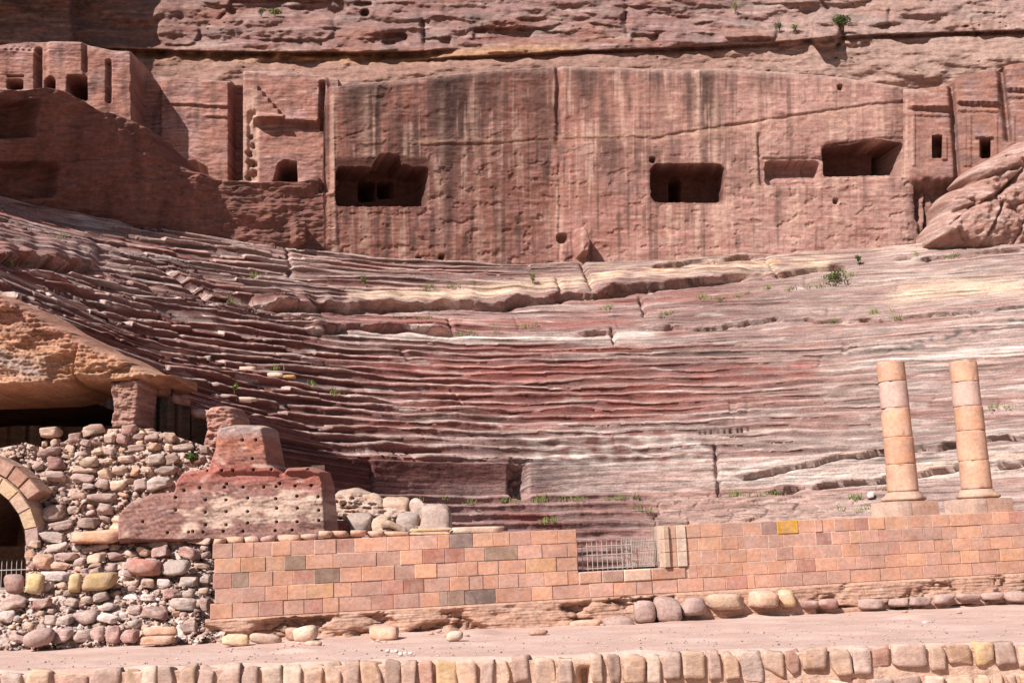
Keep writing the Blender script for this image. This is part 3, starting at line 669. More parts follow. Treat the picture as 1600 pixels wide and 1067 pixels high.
# ================================================================ GENERIC ROCK WITH A TRACED OUTLINE
def outcrop(name, poly, Y0, depth, edge, step, dispf, colf, mat, label, cat, tilt=(0, 0), kind=None, extra=None, root=None):
    "Y0 at the outline's centre; tilt = metres of depth per pixel in x and y"
    p = np.array(poly, float); x0, y0 = p.min(0)-step; x1, y1 = p.max(0)+step
    nx = int((x1-x0)/step)+2; ny = int((y1-y0)/step)+2
    px, py = np.meshgrid(np.linspace(x0, x1, nx), np.linspace(y0, y1, ny), indexing='ij')
    s, bx, by = sdf(px, py, poly)
    ins = s > 0
    cell = ins[:-1, :-1] | ins[1:, :-1] | ins[1:, 1:] | ins[:-1, 1:]
    qx = np.where(ins, px, bx); qy = np.where(ins, py, by); s = np.maximum(s, 0)
    cx, cyc = p.mean(0)
    Yf = Y0+tilt[0]*(qx-cx)+tilt[1]*(qy-cyc)
    u = np.clip(s/edge, 0, 1); off = depth*(1-np.sqrt(np.clip(1-(1-u)**2, 0, 1)))
    P = atY(qx, qy, Yf)
    d = dispf(qx, qy)*sst(0, 0.5, u) if dispf else 0
    P[..., 1] += off-d
    c = colf(qx, qy)
    F = grid_faces(nx, ny, flip=True)[cell.reshape(-1)]
    V = P.reshape(-1, 3); remember(P[ins][None] if ins.any() else P)
    if root is None:
        lo_ = P[ins]; root = empty(name, (lo_[:, 0].mean(), lo_[:, 1].mean(), lo_[:, 2].min())); tag(root, label, cat, kind=kind)
        part = "rock"
    else: part = name
    # closed at the back
    bk = V.copy(); bk[:, 1] = V[:, 1].max()+0.02
    e = np.concatenate([F[:, [0, 1]], F[:, [1, 2]], F[:, [2, 3]], F[:, [3, 0]]]); es = np.sort(e, 1)
    _, idx, cnt = np.unique(es, axis=0, return_index=True, return_counts=True); be = e[idx[cnt == 1]]
    n = len(V); Fs = np.stack([be[:, 1], be[:, 0], be[:, 0]+n, be[:, 1]+n], 1)
    V2 = np.concatenate([V, bk]); c2 = np.concatenate([c.reshape(-1, 3)]*2)
    o = sub_obj(part, V2, np.concatenate([F, Fs]), c2, mat, root, np.array(root.location))
    return root
def rockcol(base, alt, k, seed, sx=60, sy=6):
    def f(px, py):
        c = solid(px.shape, base); b = fbm(px/sx, (py+6*n2(px/60, py*0, seed+1))/sy, seed, 3)
        c = mixc(c, alt, sst(-.1, .5, b)*k); c = mixc(c, VARN*1.6, sst(.25, .6, n2(px/22, py/14, seed+2))*.25)
        return c*(1+.25*fbm(px/8, py/6, seed+3, 3))[..., None]
    return f
def rockdisp(a, seed, sx=40, sy=20):
    return lambda px, py: a*(fbm(px/sx, py/sy, seed, 4)+0.5*fbm(px/30, py/4, seed+5, 3)+.3*fbm(px/6, py/5, seed+6, 2))
# pale rounded rocks at the right end of the seats
outcrop("rounded_rock", [(1462, 372), (1466, 345), (1490, 318), (1486, 300), (1500, 282), (1530, 272), (1520, 262), (1535, 245), (1570, 226), (1610, 203), (1720, 180), (1720, 400), (1560, 400)], 79.5, 4.5, 28, 1.6,
        lambda x, y: (.9*fbm(x/55, y/60, 401, 3)+.06*fbm(x/30, y/5, 402, 3)+.5*(worley(x/60, y/45, 2)[2]-.5)+.25*fbm(x/14, y/12, 405, 4)-.3*np.exp(-((worley(x/60, y/45, 2)[1]-worley(x/60, y/45, 2)[0])/.05)**2))-.6*crev(x, y, [(1490, 322), (1530, 316), (1560, 300), (1600, 262)], 8, 10)[0]-.7*crev(x, y, [(1514, 273), (1550, 270), (1600, 255)], 5, 6)[0],
        rockcol(A_(.38, .22, .18), PALE*.85, .6, 402, 60, 9), M_ROCK, "pale pink rounded rocks bulging beside the right-hand tomb fronts", "rock", (-.004, .004), kind="structure")
# orange slab roofing the dark passage, left
outcrop("overhanging_slab", [(-160, 425), (0, 452), (40, 470), (76, 494), (112, 511), (150, 535), (182, 545), (214, 564), (240, 574), (266, 577), (266, 590), (226, 599), (165, 601), (112, 597), (100, 606), (60, 613), (0, 614), (-160, 616)], 39.3, 3.4, 15, 1.5,
        lambda x, y: rockdisp(.26, 411, 50, 25)(x, y)+.5*(worley(x/70, y/32, 3)[2]-.5)*sst(600, 570, y)-.35*pmask(x, y, [(76, 560), (112, 552), (112, 604), (80, 606)], 3)-.5*np.exp(-((x-(118-.12*(y-530)))/2.5)**2)*sst(535, 550, y)+.3*band(x, y, [(-160, 600), (0, 600), (220, 592)], 8),
        lambda x, y: mixc(mixc(rockcol(A_(.47, .25, .155), A_(.50, .31, .22), .8, 412, 70, 5)(x, y), GREY*.9, band(x, y, [(-160, 520), (0, 560), (70, 585)], 16)*.7), RUST, (1-sst(490, 535, y-.25*x))*.7), M_ROCK, "orange sandstone slab overhanging the dark passage at the left", "rock slab", (.003, -.003))
outcrop("rock_pillar", [(166, 592), (224, 586), (222, 612), (219, 640), (216, 664), (212, 672), (170, 672), (166, 658), (171, 640), (167, 612)], 39.6, 1.6, 9, 1.2, rockdisp(.12, 421, 16, 12),
        rockcol(A_(.40, .24, .19), DRED*1.3, .6, 422, 30, 5), M_ROCK, "rough rock pillar holding up the orange overhanging slab", "rock pillar")
outcrop("rock_stump", [(312, 638), (324, 630), (345, 628), (362, 632), (372, 650), (368, 700), (340, 712), (308, 712), (310, 690), (316, 670)], 40.0, 1.8, 12, 1.2, rockdisp(.15, 431, 20, 10),
        rockcol(A_(.44, .24, .19), RED, .5, 432, 30, 5), M_ROCK, "pinkish rock stump standing just behind the holed rock wall", "rock stump")
HOLES = [(381, 688), (402, 688), (396, 717), (323, 735), (348, 735), (365, 735), (397, 734), (425, 734), (481, 733), (287, 766), (312, 762), (351, 761), (354, 756), (380, 761), (412, 761), (431, 760), (437, 755), (461, 759), (486, 758), (274, 777), (321, 781), (353, 781), (387, 778), (431, 779), (464, 775), (497, 776), (321, 800), (353, 799), (387, 799), (432, 794), (465, 794), (498, 797), (321, 820), (353, 820), (387, 817), (432, 815), (465, 815), (498, 813), (223, 815), (262, 832), (295, 831), (302, 830), (318, 831), (349, 830), (380, 830), (430, 829), (457, 828), (274, 797)]
def holed(x, y):
    d = .10*fbm(x/50, y/25, 441, 3)+.02*fbm(x/12, y/4, 442, 3)
    for i, (hx, hy) in enumerate(HOLES): d = d-0.35*rbox(x, y, hx-1.7, hy-1.7, hx+1.7, hy+1.7, 1.5, .8)
    return d+.16*sst(742, 735, y)*sst(330, 345, x)
def holedcol(x, y):
    c = rockcol(A_(.36, .19, .155), MAUVE, .7, 442, 50, 5)(x, y)
    c = mixc(c, A_(.44, .15, .115), band(x, y, [(260, 745), (360, 735), (510, 748)], 20)*.8)
    c = mixc(c, A_(.50, .19, .12), band(x, y, [(330, 692), (420, 698)], 16)*.7)
    c = mixc(c, GREY*1.05, band(x, y, [(325, 672), (425, 670)], 10)*.8)
    c = mixc(c, A_(.60, .42, .33), sst(0, .3, n2(x/30, y/14, 443)+.9*band(x, y, [(300, 815), (360, 800), (430, 792), (520, 790)], 22, 30)-.25)*.85)
    c = mixc(c, A_(.66, .50, .42), sst(.1, .3, n2(x/9, y/6, 444))*band(x, y, [(320, 772), (380, 772)], 8)*.6)
    return c
outcrop("holed_rock_wall", [(178, 838), (176, 812), (180, 800), (200, 778), (230, 768), (266, 765), (270, 748), (280, 735), (320, 727), (330, 700), (334, 676), (342, 664), (366, 659), (405, 660), (416, 664), (421, 690), (426, 722), (440, 735), (447, 727), (480, 726), (504, 734), (510, 755), (513, 800), (515, 850), (178, 850)], 37.6, 1.6, 9, 1.1, holed, holedcol, M_TOOL,
        "carved red rock wall pitted with rows of small square holes", "rock wall", (.006, -.004))

# dark passage behind the slab: back wall, floor and side
pas = empty("passage", (-16, 46, 4)); tag(pas, "dark rock passage running back beneath the orange slab and seats", "passage", kind="structure")
def quadmesh(name, pts, mat, colr, parent=None, n=14, amp=.25):
    a = np.array(pts, float); u, v = np.meshgrid(np.linspace(0, 1, n), np.linspace(0, 1, n), indexing='ij')
    P = ((1-u)*(1-v))[..., None]*a[0]+(u*(1-v))[..., None]*a[1]+(u*v)[..., None]*a[2]+((1-u)*v)[..., None]*a[3]
    P = P+amp*np.stack([fbm(u*5, v*5, 451), fbm(u*5, v*5, 455), fbm(u*5, v*5, 459)], -1)*(u*(1-u)*v*(1-v)*16).clip(0, 1)[..., None]
    o_ = np.array(parent.location) if parent else np.zeros(3)
    return sub_obj(name, P.reshape(-1, 3), grid_faces(n, n), solid((n*n,), colr), mat, parent, o_)
quadmesh("rear_wall", [(-40, 57, 0), (-17, 57, 0), (-17, 57, 9), (-40, 57, 9)], M_ROCK, A_(.13, .07, .055), pas, 50, .6)  # rear wall and roof coloured darker than the rock to deepen the shade
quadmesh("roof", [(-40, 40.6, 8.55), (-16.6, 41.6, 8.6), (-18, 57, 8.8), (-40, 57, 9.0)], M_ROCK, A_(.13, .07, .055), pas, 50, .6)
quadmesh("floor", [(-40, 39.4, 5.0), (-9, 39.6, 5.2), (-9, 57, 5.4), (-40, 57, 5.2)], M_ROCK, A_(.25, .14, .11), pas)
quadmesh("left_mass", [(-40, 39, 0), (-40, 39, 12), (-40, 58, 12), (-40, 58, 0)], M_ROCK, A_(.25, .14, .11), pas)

# ================================================================ GROUND
def gz(X, Y): return -0.03-0.0055*(X+9)-0.001*(Y-25)
FW_Y = 25.6
nx, ny = 260, 110
gx = np.linspace(-26, 30, nx); gy = np.concatenate([[FW_Y+.16], np.linspace(FW_Y+0.2, 43, ny-1)])
GX, GY = np.meshgrid(gx, gy, indexing='ij')
GZ = gz(GX, GY)+0.05*fbm(GX/2.5, GY/2.5, 501, 3)*sst(24.8, 26, GY)+.02*fbm(GX/.5, GY/.5, 502, 3)+0.12*sst(0.2, .6, n2(GX/2.2, GY/1.5, 503))*sst(27, 29, GY)
GZ += 0.09*np.exp(-((GY-FW_Y-.25)/.35)**2)*(.5+.5*sst(-.2, .4, n2(GX/1.2, GY*0, 504)))
GZ[:, 0] -= .25
c = solid(GX.shape, A_(.51, .345, .29)); c = mixc(c, A_(.55, .40, .345), sst(-.2, .5, fbm(GX/3, GY/1.4, 505, 3))*.8); c = mixc(c, A_(.42, .24, .19), sst(.2, .6, n2(GX/1.3, GY/.6, 506))*.5)
c = mixc(c, A_(.66, .52, .46), np.exp(-((GY-25.0)/.25)**2)*.6)
plaza = sub_obj("ground", np.stack([GX, GY, GZ], -1).reshape(-1, 3), grid_faces(nx, ny, flip=False), c.reshape(-1, 3), M_SAND)
tag(plaza, "dusty pink sand terrace between the two masonry walls", "ground", kind="structure")
remember(np.stack([GX, GY, GZ], -1)); I_GROUND = len(SURF)-1
g = quadmesh("terrain", [(-400, -150, -1.6), (400, -150, -1.6), (400, 400, -1.6), (-400, 400, -1.6)], M_SAND, A_(.48, .31, .25), None, 40, 0)
tag(g, "sandy ground below the retaining wall", "ground", kind="structure")
g = quadmesh("orchestra_floor", [(-8, 42.5, 0.95), (40, 46, 0.95), (40, 60, 1.1), (-8, 60, 1.1)], M_SAND, A_(.48, .32, .26), None, 40, .2)
tag(g, "dusty floor between the stage wall and the lowest seats", "floor", kind="structure")

# ================================================================ STONES
def cube_pts(n):
    t = np.linspace(-1, 1, n+1); idx = {}; V = []; F = []
    def vid(p):
        k = tuple(np.round(p, 5))
        if k not in idx: idx[k] = len(V); V.append(p)
        return idx[k]
    for ax in range(3):
        for sgn in (-1, 1):
            for i in range(n):
                for j in range(n):
                    q = []
                    for (a, b) in ((i, j), (i+1, j), (i+1, j+1), (i, j+1)):
                        p = [0, 0, 0]; p[ax] = sgn; p[(ax+1) % 3] = t[a]; p[(ax+2) % 3] = t[b]; q.append(vid(p))
                    F.append(q if sgn > 0 else q[::-1])
    return np.array(V, float), np.array(F)
CUBE = {n: cube_pts(n) for n in (2, 3, 4, 5, 6, 10)}
def stone_verts(w_, d_, h_, seed, boxy=4.0, cuts=5, rough=.06, n=3):
    r = np.random.default_rng(seed); V, F = CUBE[n]; V = V.copy()
    nn = (np.abs(V)**boxy).sum(1)**(1/boxy); V = V/nn[:, None]
    for _ in range(cuts):
        k = r.normal(size=3); k /= np.linalg.norm(k); lim = r.uniform(.56, .97)*np.abs(k).sum()**.8
        e = V@k-lim; V = V-np.clip(e, 0, None)[:, None]*k
    sh = np.eye(3)+r.uniform(-.14, .14, (3, 3)); V = V@sh
    for fr, am in ((.9, 2.2), (2.0, 1.1), (4.2, .6)):
        o_ = r.uniform(0, 99, 3)
        V = V+rough*am*np.stack([n2(V[:, 1]*fr+o_[0], V[:, 2]*fr+V[:, 0]*.7), n2(V[:, 2]*fr+o_[1], V[:, 0]*fr+V[:, 1]*.7), n2(V[:, 0]*fr+o_[2], V[:, 1]*fr+V[:, 2]*.7)], -1)
    V = V/np.abs(V).max(0)
    V = V*np.array([w_, d_, h_])/2; V[:, 2] -= V[:, 2].min()
    return V, F
PAL = {'t': (0.534, 0.360, 0.261), 'g': (0.441, 0.348, 0.307), 'r': (0.394, 0.220, 0.191), 'm': (0.418, 0.278, 0.244), 'o': (0.557, 0.325, 0.226), 'p': (0.603, 0.441, 0.336), 'b': (0.336, 0.232, 0.191), 'y': (0.615, 0.418, 0.255), 'w': (0.638, 0.510, 0.464), 'Y': (0.638, 0.452, 0.232), 'O': (0.626, 0.336, 0.209), 'R': (0.487, 0.209, 0.162)}
def jitter(c, k=.09):
    f = 1+random.uniform(-k, k); g = random.uniform(-k/4, k/4); return (min(.9, c[0]*f), c[1]*f*(1+g), c[2]*f*(1+g*1.5))
_sid = [100]
def stone_at(x0, y0, x1, y1, Y, col, name="stone", parent=None, boxy=4.5, cuts=5, dk=.85, rough=.05, n=3, rot=0.0, mat=None, smooth=True):
    "stone filling the traced box when seen from the front, its middle at depth Y"
    _sid[0] += 1
    p = atY(np.array([x0, x1, (x0+x1)/2, (x0+x1)/2]), np.array([(y0+y1)/2]*2+[y1, y0]), Y)
    w_ = float(p[1, 0]-p[0, 0])*1.06; h_ = float(p[3, 2]-p[2, 2])*1.06; d_ = max(.25*w_, dk*min(w_, h_*1.6))
    V, F = stone_verts(w_, d_, h_, _sid[0], boxy, cuts, rough, n)
    me = mesh_np(name, V, F, None, smooth)
    base = p[2]-np.array([0, 0, .03*h_]); base[0] = (p[0, 0]+p[1, 0])/2
    if parent is not None: base = base-np.array(parent.location)
    o = link(name, me, mat or M_STONE, parent, base); o.color = ocol(jitter(PAL.get(col, col) if isinstance(col, str) else col))
    o.rotation_euler = (random.uniform(-.06, .06), rot, random.uniform(-.25, .25))
    return o

# ---------------- ruined rubble masonry on the left
def pileY(y): return np.interp(y, [640, 660, 700, 760, 830, 870, 900, 930, 960, 985, 1010], [39.9, 39.7, 39.3, 38.7, 37.7, 36.7, 35.7, 34.8, 33.9, 33.2, 32.6])
ruin = empty("rubble_masonry", tuple(atY(np.array(180.), np.array(985.), 34.0))); tag(ruin, "ruined rubble masonry of rough stones and mortar heaped left of the block wall", "ruined wall")
ro = np.array(ruin.location)
nx, ny = 230, 190
xs = np.linspace(-150, 352, nx)
ptop = ycurve(xs, [(-150, 700), (0, 700), (40, 692), (70, 700), (100, 690), (130, 672), (215, 668), (270, 680), (330, 700), (352, 740)])
t = np.linspace(0, 1, ny)[None, :]
px = np.broadcast_to(xs[:, None], (nx, ny)).copy(); py = 1018+(ptop[:, None]-1018)*t
arch_in = np.hypot(px+60, py-850) < 101; under = (px < 41) & (py >= 850) & (py < 921)
hole = (arch_in & (py < 921)) | under
Yp = pileY(py)-.32*fbm(px/26, py/22, 521, 4)-.22*np.abs(fbm(px/8, py/7, 522, 4))+.12
w1, w2, wi = worley(px/9+.3*n2(px/6, py/6, 5), py/6.5, 8); Yp -= (.38*(wi-.4)-.22*np.exp(-((w2-w1)/.12)**2))*sst(-.25, .15, n2(px/35, py/30, 9))
Yp += 1.0*sst(300, 345, px)*(py > 835)*(py < 985)
P = atY(px, py, Yp)
c = solid(px.shape, A_(.52, .375, .315)); c = mixc(c, A_(.40, .26, .21), (wi > .6)*.5); c = mixc(c, A_(.62, .51, .46), sst(-.1, .4, fbm(px/30, py/18, 523, 3))*.8*sst(880, 930, py)); c = mixc(c, A_(.42, .27, .2), sst(.1, .5, n2(px/14, py/12, 524))*.7)
F = grid_faces(nx, ny); cellh = hole[:-1, :-1] & hole[1:, 1:]
F = F[~cellh.reshape(-1)]
sub_obj("mortar_core", P.reshape(-1, 3), F, c.reshape(-1, 3), M_MORTAR, ruin, ro); remember(P)
ZA = [(282,388,430,468,'t'),(480,428,570,500,'r'),(575,368,725,452,'t'),(848,360,962,450,'r'),(960,398,1085,440,'p'),(1010,432,1125,495,'r'),(925,432,1010,478,'m'),(1128,425,1240,500,'t'),(1200,492,1375,560,'b'),(1025,495,1110,555,'o'),(1140,500,1200,555,'t'),(630,455,720,510,'m'),(725,425,800,500,'t'),(790,425,890,505,'r'),(555,470,630,520,'m'),(735,525,825,580,'m'),(650,530,730,580,'t'),(890,510,1010,560,'m'),(450,505,525,570,'t'),(275,530,430,592,'r'),(180,550,260,600,'r'),(280,480,330,530,'t'),(340,465,425,520,'t'),(430,560,520,610,'t'),(315,590,450,685,'r'),(225,615,310,690,'m'),(555,590,690,670,'y'),(505,655,665,710,'t'),(1025,565,1160,655,'g'),(815,580,940,640,'t'),(690,600,800,640,'t'),(1160,565,1260,650,'b'),(1255,570,1430,640,'m'),(680,680,790,770,'t'),(780,660,895,728,'t'),(900,660,980,730,'o'),(980,655,1075,718,'o'),(1075,655,1240,722,'b'),(660,745,765,820,'m'),(765,735,925,835,'p'),(925,740,1030,830,'m'),(1030,730,1195,830,'g'),(470,710,665,770,'m'),(570,770,660,820,'g'),(300,690,460,770,'m'),(265,795,410,850,'t'),(250,830,345,920,'m'),(510,835,610,900,'o'),(610,840,815,912,'m'),(815,838,890,870,'o'),(660,910,785,1000,'m'),(340,870,500,925,'b'),(290,925,465,1040,'m'),(470,930,570,990,'b'),(550,1015,680,1067,'r')]
ZB = [(275,0,420,52,'m'),(265,60,480,120,'m'),(250,120,405,190,'g'),(490,30,620,105,'b'),(300,190,440,250,'g'),(330,245,505,315,'m'),(455,280,545,345,'m'),(545,250,660,320,'t'),(320,308,435,362,'o'),(550,320,640,350,'o'),(665,248,768,305,'r'),(775,235,850,290,'o'),(855,215,950,280,'o'),(915,168,1055,225,'m'),(955,195,1065,290,'r'),(1060,165,1150,210,'o'),(1150,160,1340,208,'o'),(1098,210,1250,292,'r'),(510,200,690,245,'m'),(690,195,770,240,'b'),(1200,318,1310,352,'o'),(265,365,450,435,'w'),(880,412,970,475,'t'),(250,430,350,500,'g'),(10,515,170,610,'m'),(215,535,335,605,'r'),(580,500,680,560,'g'),(775,505,870,550,'w'),(880,505,975,560,'w'),(1015,480,1135,540,'r'),(490,570,535,600,'r'),(620,560,740,620,'g'),(800,580,880,640,'m'),(860,575,1060,670,'r'),(1060,530,1240,620,'g'),(1245,530,1320,625,'m'),(0,615,85,690,'w'),(360,630,460,705,'g'),(460,605,620,700,'m'),(600,630,745,690,'w'),(280,640,360,705,'g'),(800,640,870,680,'r'),(1150,660,1245,755,'m'),(330,720,465,815,'m'),(465,712,560,815,'g'),(560,705,665,820,'m'),(662,700,760,825,'r'),(755,730,865,820,'r'),(65,760,170,818,'m'),(0,780,65,830,'g'),(180,170,250,230,'t'),(165,235,230,300,'o'),(220,255,330,360,'o'),(180,300,220,360,'r'),(165,62,255,165,'o'),(135,0,250,60,'o'),(1250,380,1320,450,'g'),(1120,400,1230,470,'g'),(980,410,1080,480,'w')]
boxes = [(x0/4.444, 580+y0/4.444, x1/4.444, 580+y1/4.444, k) for x0, y0, x1, y1, k in ZA]+[(x0/4, 800+y0/4, x1/4, 800+y1/4, k) for x0, y0, x1, y1, k in ZB]
for (x0, y0, x1, y1, k) in boxes:
    g_ = random.uniform(0, .06); w0, h0 = (x1-x0)*g_, (y1-y0)*g_
    stone_at(x0+w0, y0+h0, x1-w0, y1-h0, float(pileY(y1))+random.uniform(-.06, .16), k, "stone", ruin, mat=M_RUBBLE, boxy=random.uniform(5, 14), cuts=13, rough=.09, n=6, rot=random.gauss(0, .12))
# smaller filling stones between the traced ones
occ = np.array([b[:4] for b in boxes]); cnt = 0
for _ in range(2500):
    if cnt >= 110: break
    x = random.uniform(-20, 325); y = random.uniform(690, 985); s = random.uniform(5, 11)
    if math.hypot(x+60, y-850) < 135 or (x < 48 and y > 840 and y < 925) or sdf(np.array([x]), np.array([y]), [(172, 845), (176, 800), (230, 765), (270, 745), (330, 700), (420, 660), (520, 850)])[0][0] > -4: continue
    if y < 705 and x < 60: continue
    if x > 300 and y > 900 and random.random() < .5: continue
    b = (x-s, y-s*.7, x+s, y+s*.7)
    if ((occ[:, 0] < b[2]-2) & (occ[:, 2] > b[0]+2) & (occ[:, 1] < b[3]-2) & (occ[:, 3] > b[1]+2)).any(): continue
    occ = np.vstack([occ, b]); cnt += 1
    stone_at(*b, float(pileY(b[3]))+.04, random.choice('tgmmobt'), "stone", ruin, mat=M_RUBBLE, boxy=4, cuts=9, rough=.12, n=4, rot=random.gauss(0, .3))
Vg = []; Fg = []; Cg = []; nb = 0; CV, CF = CUBE[2]
core = P.reshape(-1, 3); ok = np.nonzero(~hole.reshape(-1))[0]
for q in rng.choice(ok, 1900):
    s_ = rng.uniform(.03, .11); v, f = stone_verts(s_*rng.uniform(.8, 1.8), s_, s_*rng.uniform(.6, 1.1), int(q), 5, 6, .1, 2)
    a_ = rng.uniform(0, 6.28); v = v@np.array([[math.cos(a_), math.sin(a_), 0], [-math.sin(a_), math.cos(a_), 0], [0, 0, 1]])
    Vg.append(v+core[q]+[0, -.05, -.03]-ro); Fg.append(f+nb); nb += len(v)
    Cg.append(np.tile(np.array(random.choice([(.46, .31, .25), (.50, .38, .33), (.38, .22, .19), (.54, .42, .37), (.44, .27, .2)]))*rng.uniform(.8, 1.15), (len(v), 1)))
o = link("rubble_chips", mesh_np("rubble_chips", np.vstack(Vg), np.vstack(Fg), np.vstack(Cg), False), M_MORTAR, ruin); o["kind"] = "stuff"
# stones that lie loose on the ruin
def loose(zb, col, name, label, cat="stone block", zone='B', dY=-.35, **kw):
    x0, y0, x1, y1 = zb
    if zone == 'B': x0, y0, x1, y1 = x0/4, 800+y0/4, x1/4, 800+y1/4
    o = stone_at(x0, y0, x1, y1, kw.pop('Y', float(pileY(y1))+dY), col, name, None, **kw); return tag(o, label, cat)
loose((455, 105, 770, 200), 'O', "stone_block", "long orange stone block with sloping end below the moulded column base", boxy=7, n=4, cuts=4, dk=.9)
loose((775, 118, 922, 190), 'p', "stone_block", "pale cream block lying beside the long orange block", boxy=6, n=4)
loose((800, 285, 1015, 400), 'R', "boulder", "large dark red boulder in the middle of the rubble slope", "boulder", boxy=3.6, n=4)
loose((1015, 298, 1182, 392), 'g', "boulder", "grey boulder touching the right side of the red boulder", "boulder", boxy=3.2, n=4)
loose((30, 385, 150, 508), 'r', "boulder", "reddish purple boulder at the foot of the arch", "boulder", boxy=3.2, n=4)
loose((168, 380, 262, 505), 'Y', "stone_block", "upright yellow stone block leaning beside the reddish purple boulder", boxy=5, n=4, rot=.12)
loose((430, 375, 500, 500), 'Y', "stone_block", "narrow yellow stone standing between white and golden blocks", boxy=5, n=4, rot=.08)
loose((535, 375, 720, 485), (.56, .38, .18), "stone_block", "broad golden block with grey mortared foot on the rubble", boxy=6, n=4)
loose((160, 725, 330, 838), 'm', "boulder", "large purplish pointed boulder at the left end of the bottom row", "boulder", boxy=2.6, n=4)
loose((888, 715, 1113, 770), 'o', "stone_slab", "upper flat orange slab of two stacked by the block wall", "stone slab", boxy=8, n=4, cuts=2)
loose((885, 772, 1090, 826), 'o', "stone_slab", "lower flat orange slab of two stacked by the block wall", "stone slab", boxy=8, n=4, cuts=2)

# moulded column base (lathe) lying on the long block
def lathe(prof, n=40):
    a = np.linspace(0, 2*np.pi, n, endpoint=False); p = np.array(prof, float)
    V = np.stack([p[:, 0][None]*np.cos(a)[:, None], p[:, 0][None]*np.sin(a)[:, None], np.broadcast_to(p[:, 1], (n, len(p)))], -1)
    i = np.arange(n*len(p)).reshape(n, len(p)); j = np.roll(i, -1, 0)
    F = np.stack([i[:, :-1], j[:, :-1], j[:, 1:], i[:, 1:]], -1).reshape(-1, 4)
    return V.reshape(-1, 3), F
pb = atY(np.array([172., 223., 198.]), np.array([827., 827., 828.]), 37.1); rb = (pb[1, 0]-pb[0, 0])/2
V, F = lathe([(0.01, 0), (rb, 0), (rb*1.0, .06), (rb*.97, .11), (rb*.88, .15), (rb*.84, .2), (rb*.86, .25), (rb*.93, .28), (rb*.95, .33), (rb*.9, .38), (rb*.82, .41), (rb*.80, .46), (rb*.5, .47), (.01, .47)])
o = link("column_base", mesh_np("column_base", V, F), M_STONE, None, pb[2]); o.color = ocol((.60, .42, .28))
tag(o, "moulded round column base sitting on blocks before the holed rock wall", "column base"); o.rotation_euler = (.05, .06, .3)

# ---------------- arch at the left edge with its dark vault
AY = 37.6
def PA(x, y, Y=AY): return atY(np.array(float(x)), np.array(float(y)), Y)
arch = empty("ruined_arch", PA(45, 925)); tag(arch, "broken stone arch over a black opening at the left edge", "arch"); ao = np.array(arch.location)
def wedge(name, quad, Yf, depth, col, parent):
    f = [atY(np.array(float(x)), np.array(float(y)), Yf) for x, y in quad]; cen = sum(f)/4
    V = []
    for k, s in ((0, .90), (.06, .985), (depth, .985)): V += [cen+(p-cen)*s+np.array([0, k, 0]) for p in f]
    F = [[3, 2, 1, 0]]
    for l in (0, 4): F += [[l+i, l+(i+1) % 4, l+4+(i+1) % 4, l+4+i] for i in range(4)]
    V = np.array(V); b = V.mean(0)
    me = mesh_np(name, V-b, np.array(F), None, False); o = link(name, me, M_STONE, parent, b-np.array(parent.location)); o.color = ocol(jitter(PAL.get(col, col) if isinstance(col, str) else col))
    return o
def pol(r, a): return (-60+r*math.cos(a), 850-r*math.sin(a))
cols = ['m', 'y', 't', 'y', 't', 't', 'm', 'o', 't', 'y']
for i in range(10):
    a0, a1 = R(-2+15*i), R(13+15*i)
    wedge("voussoir", [pol(100, a0), pol(121, a0), pol(122, a1), pol(100, a1)], AY-.5, 1.2, cols[i], arch)
for i in range(6):
    a0, a1 = R(34+11*i), R(44.5+11*i)
    wedge("brick", [pol(124, a0), pol(148, a0), pol(148, a1), pol(124, a1)], AY-.35, 1.0, (.45, .25, .18), arch)
for (x0, y0, x1, y1) in [(38, 852, 62, 872), (41, 872, 60, 892), (40, 892, 58, 908), (42, 908, 62, 926)]:
    wedge("jamb_stone", [(x0, y1), (x1, y1), (x1, y0), (x0, y0)], AY-.4, 1.2, random.choice('omt'), arch)
vv_ = []; na = 20
for k, Yk in enumerate((AY-.1, AY+9)):
    for i in range(na+1):
        a = R(-2+184*i/na); q = PA(*pol(101, a)); vv_.append((q[0], Yk, q[2]))
q0 = PA(41, 930); 
vv_ = np.array(vv_).reshape(2, na+1, 3)
side = np.stack([np.array([[q0[0], AY-.1, -.2]]), np.array([[q0[0], AY+9, -.2]])])
VV = np.concatenate([side, vv_], 1)
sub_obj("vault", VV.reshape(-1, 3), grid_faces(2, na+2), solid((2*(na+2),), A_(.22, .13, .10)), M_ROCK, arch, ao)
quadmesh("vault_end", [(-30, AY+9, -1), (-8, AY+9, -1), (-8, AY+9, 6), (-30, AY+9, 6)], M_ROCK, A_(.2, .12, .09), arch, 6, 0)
quadmesh("side_wall", [(-30, AY, -1), (-30, AY, 7), (-30, AY+9, 7), (-30, AY+9, -1)], M_ROCK, A_(.2, .12, .09), arch, 6, 0)

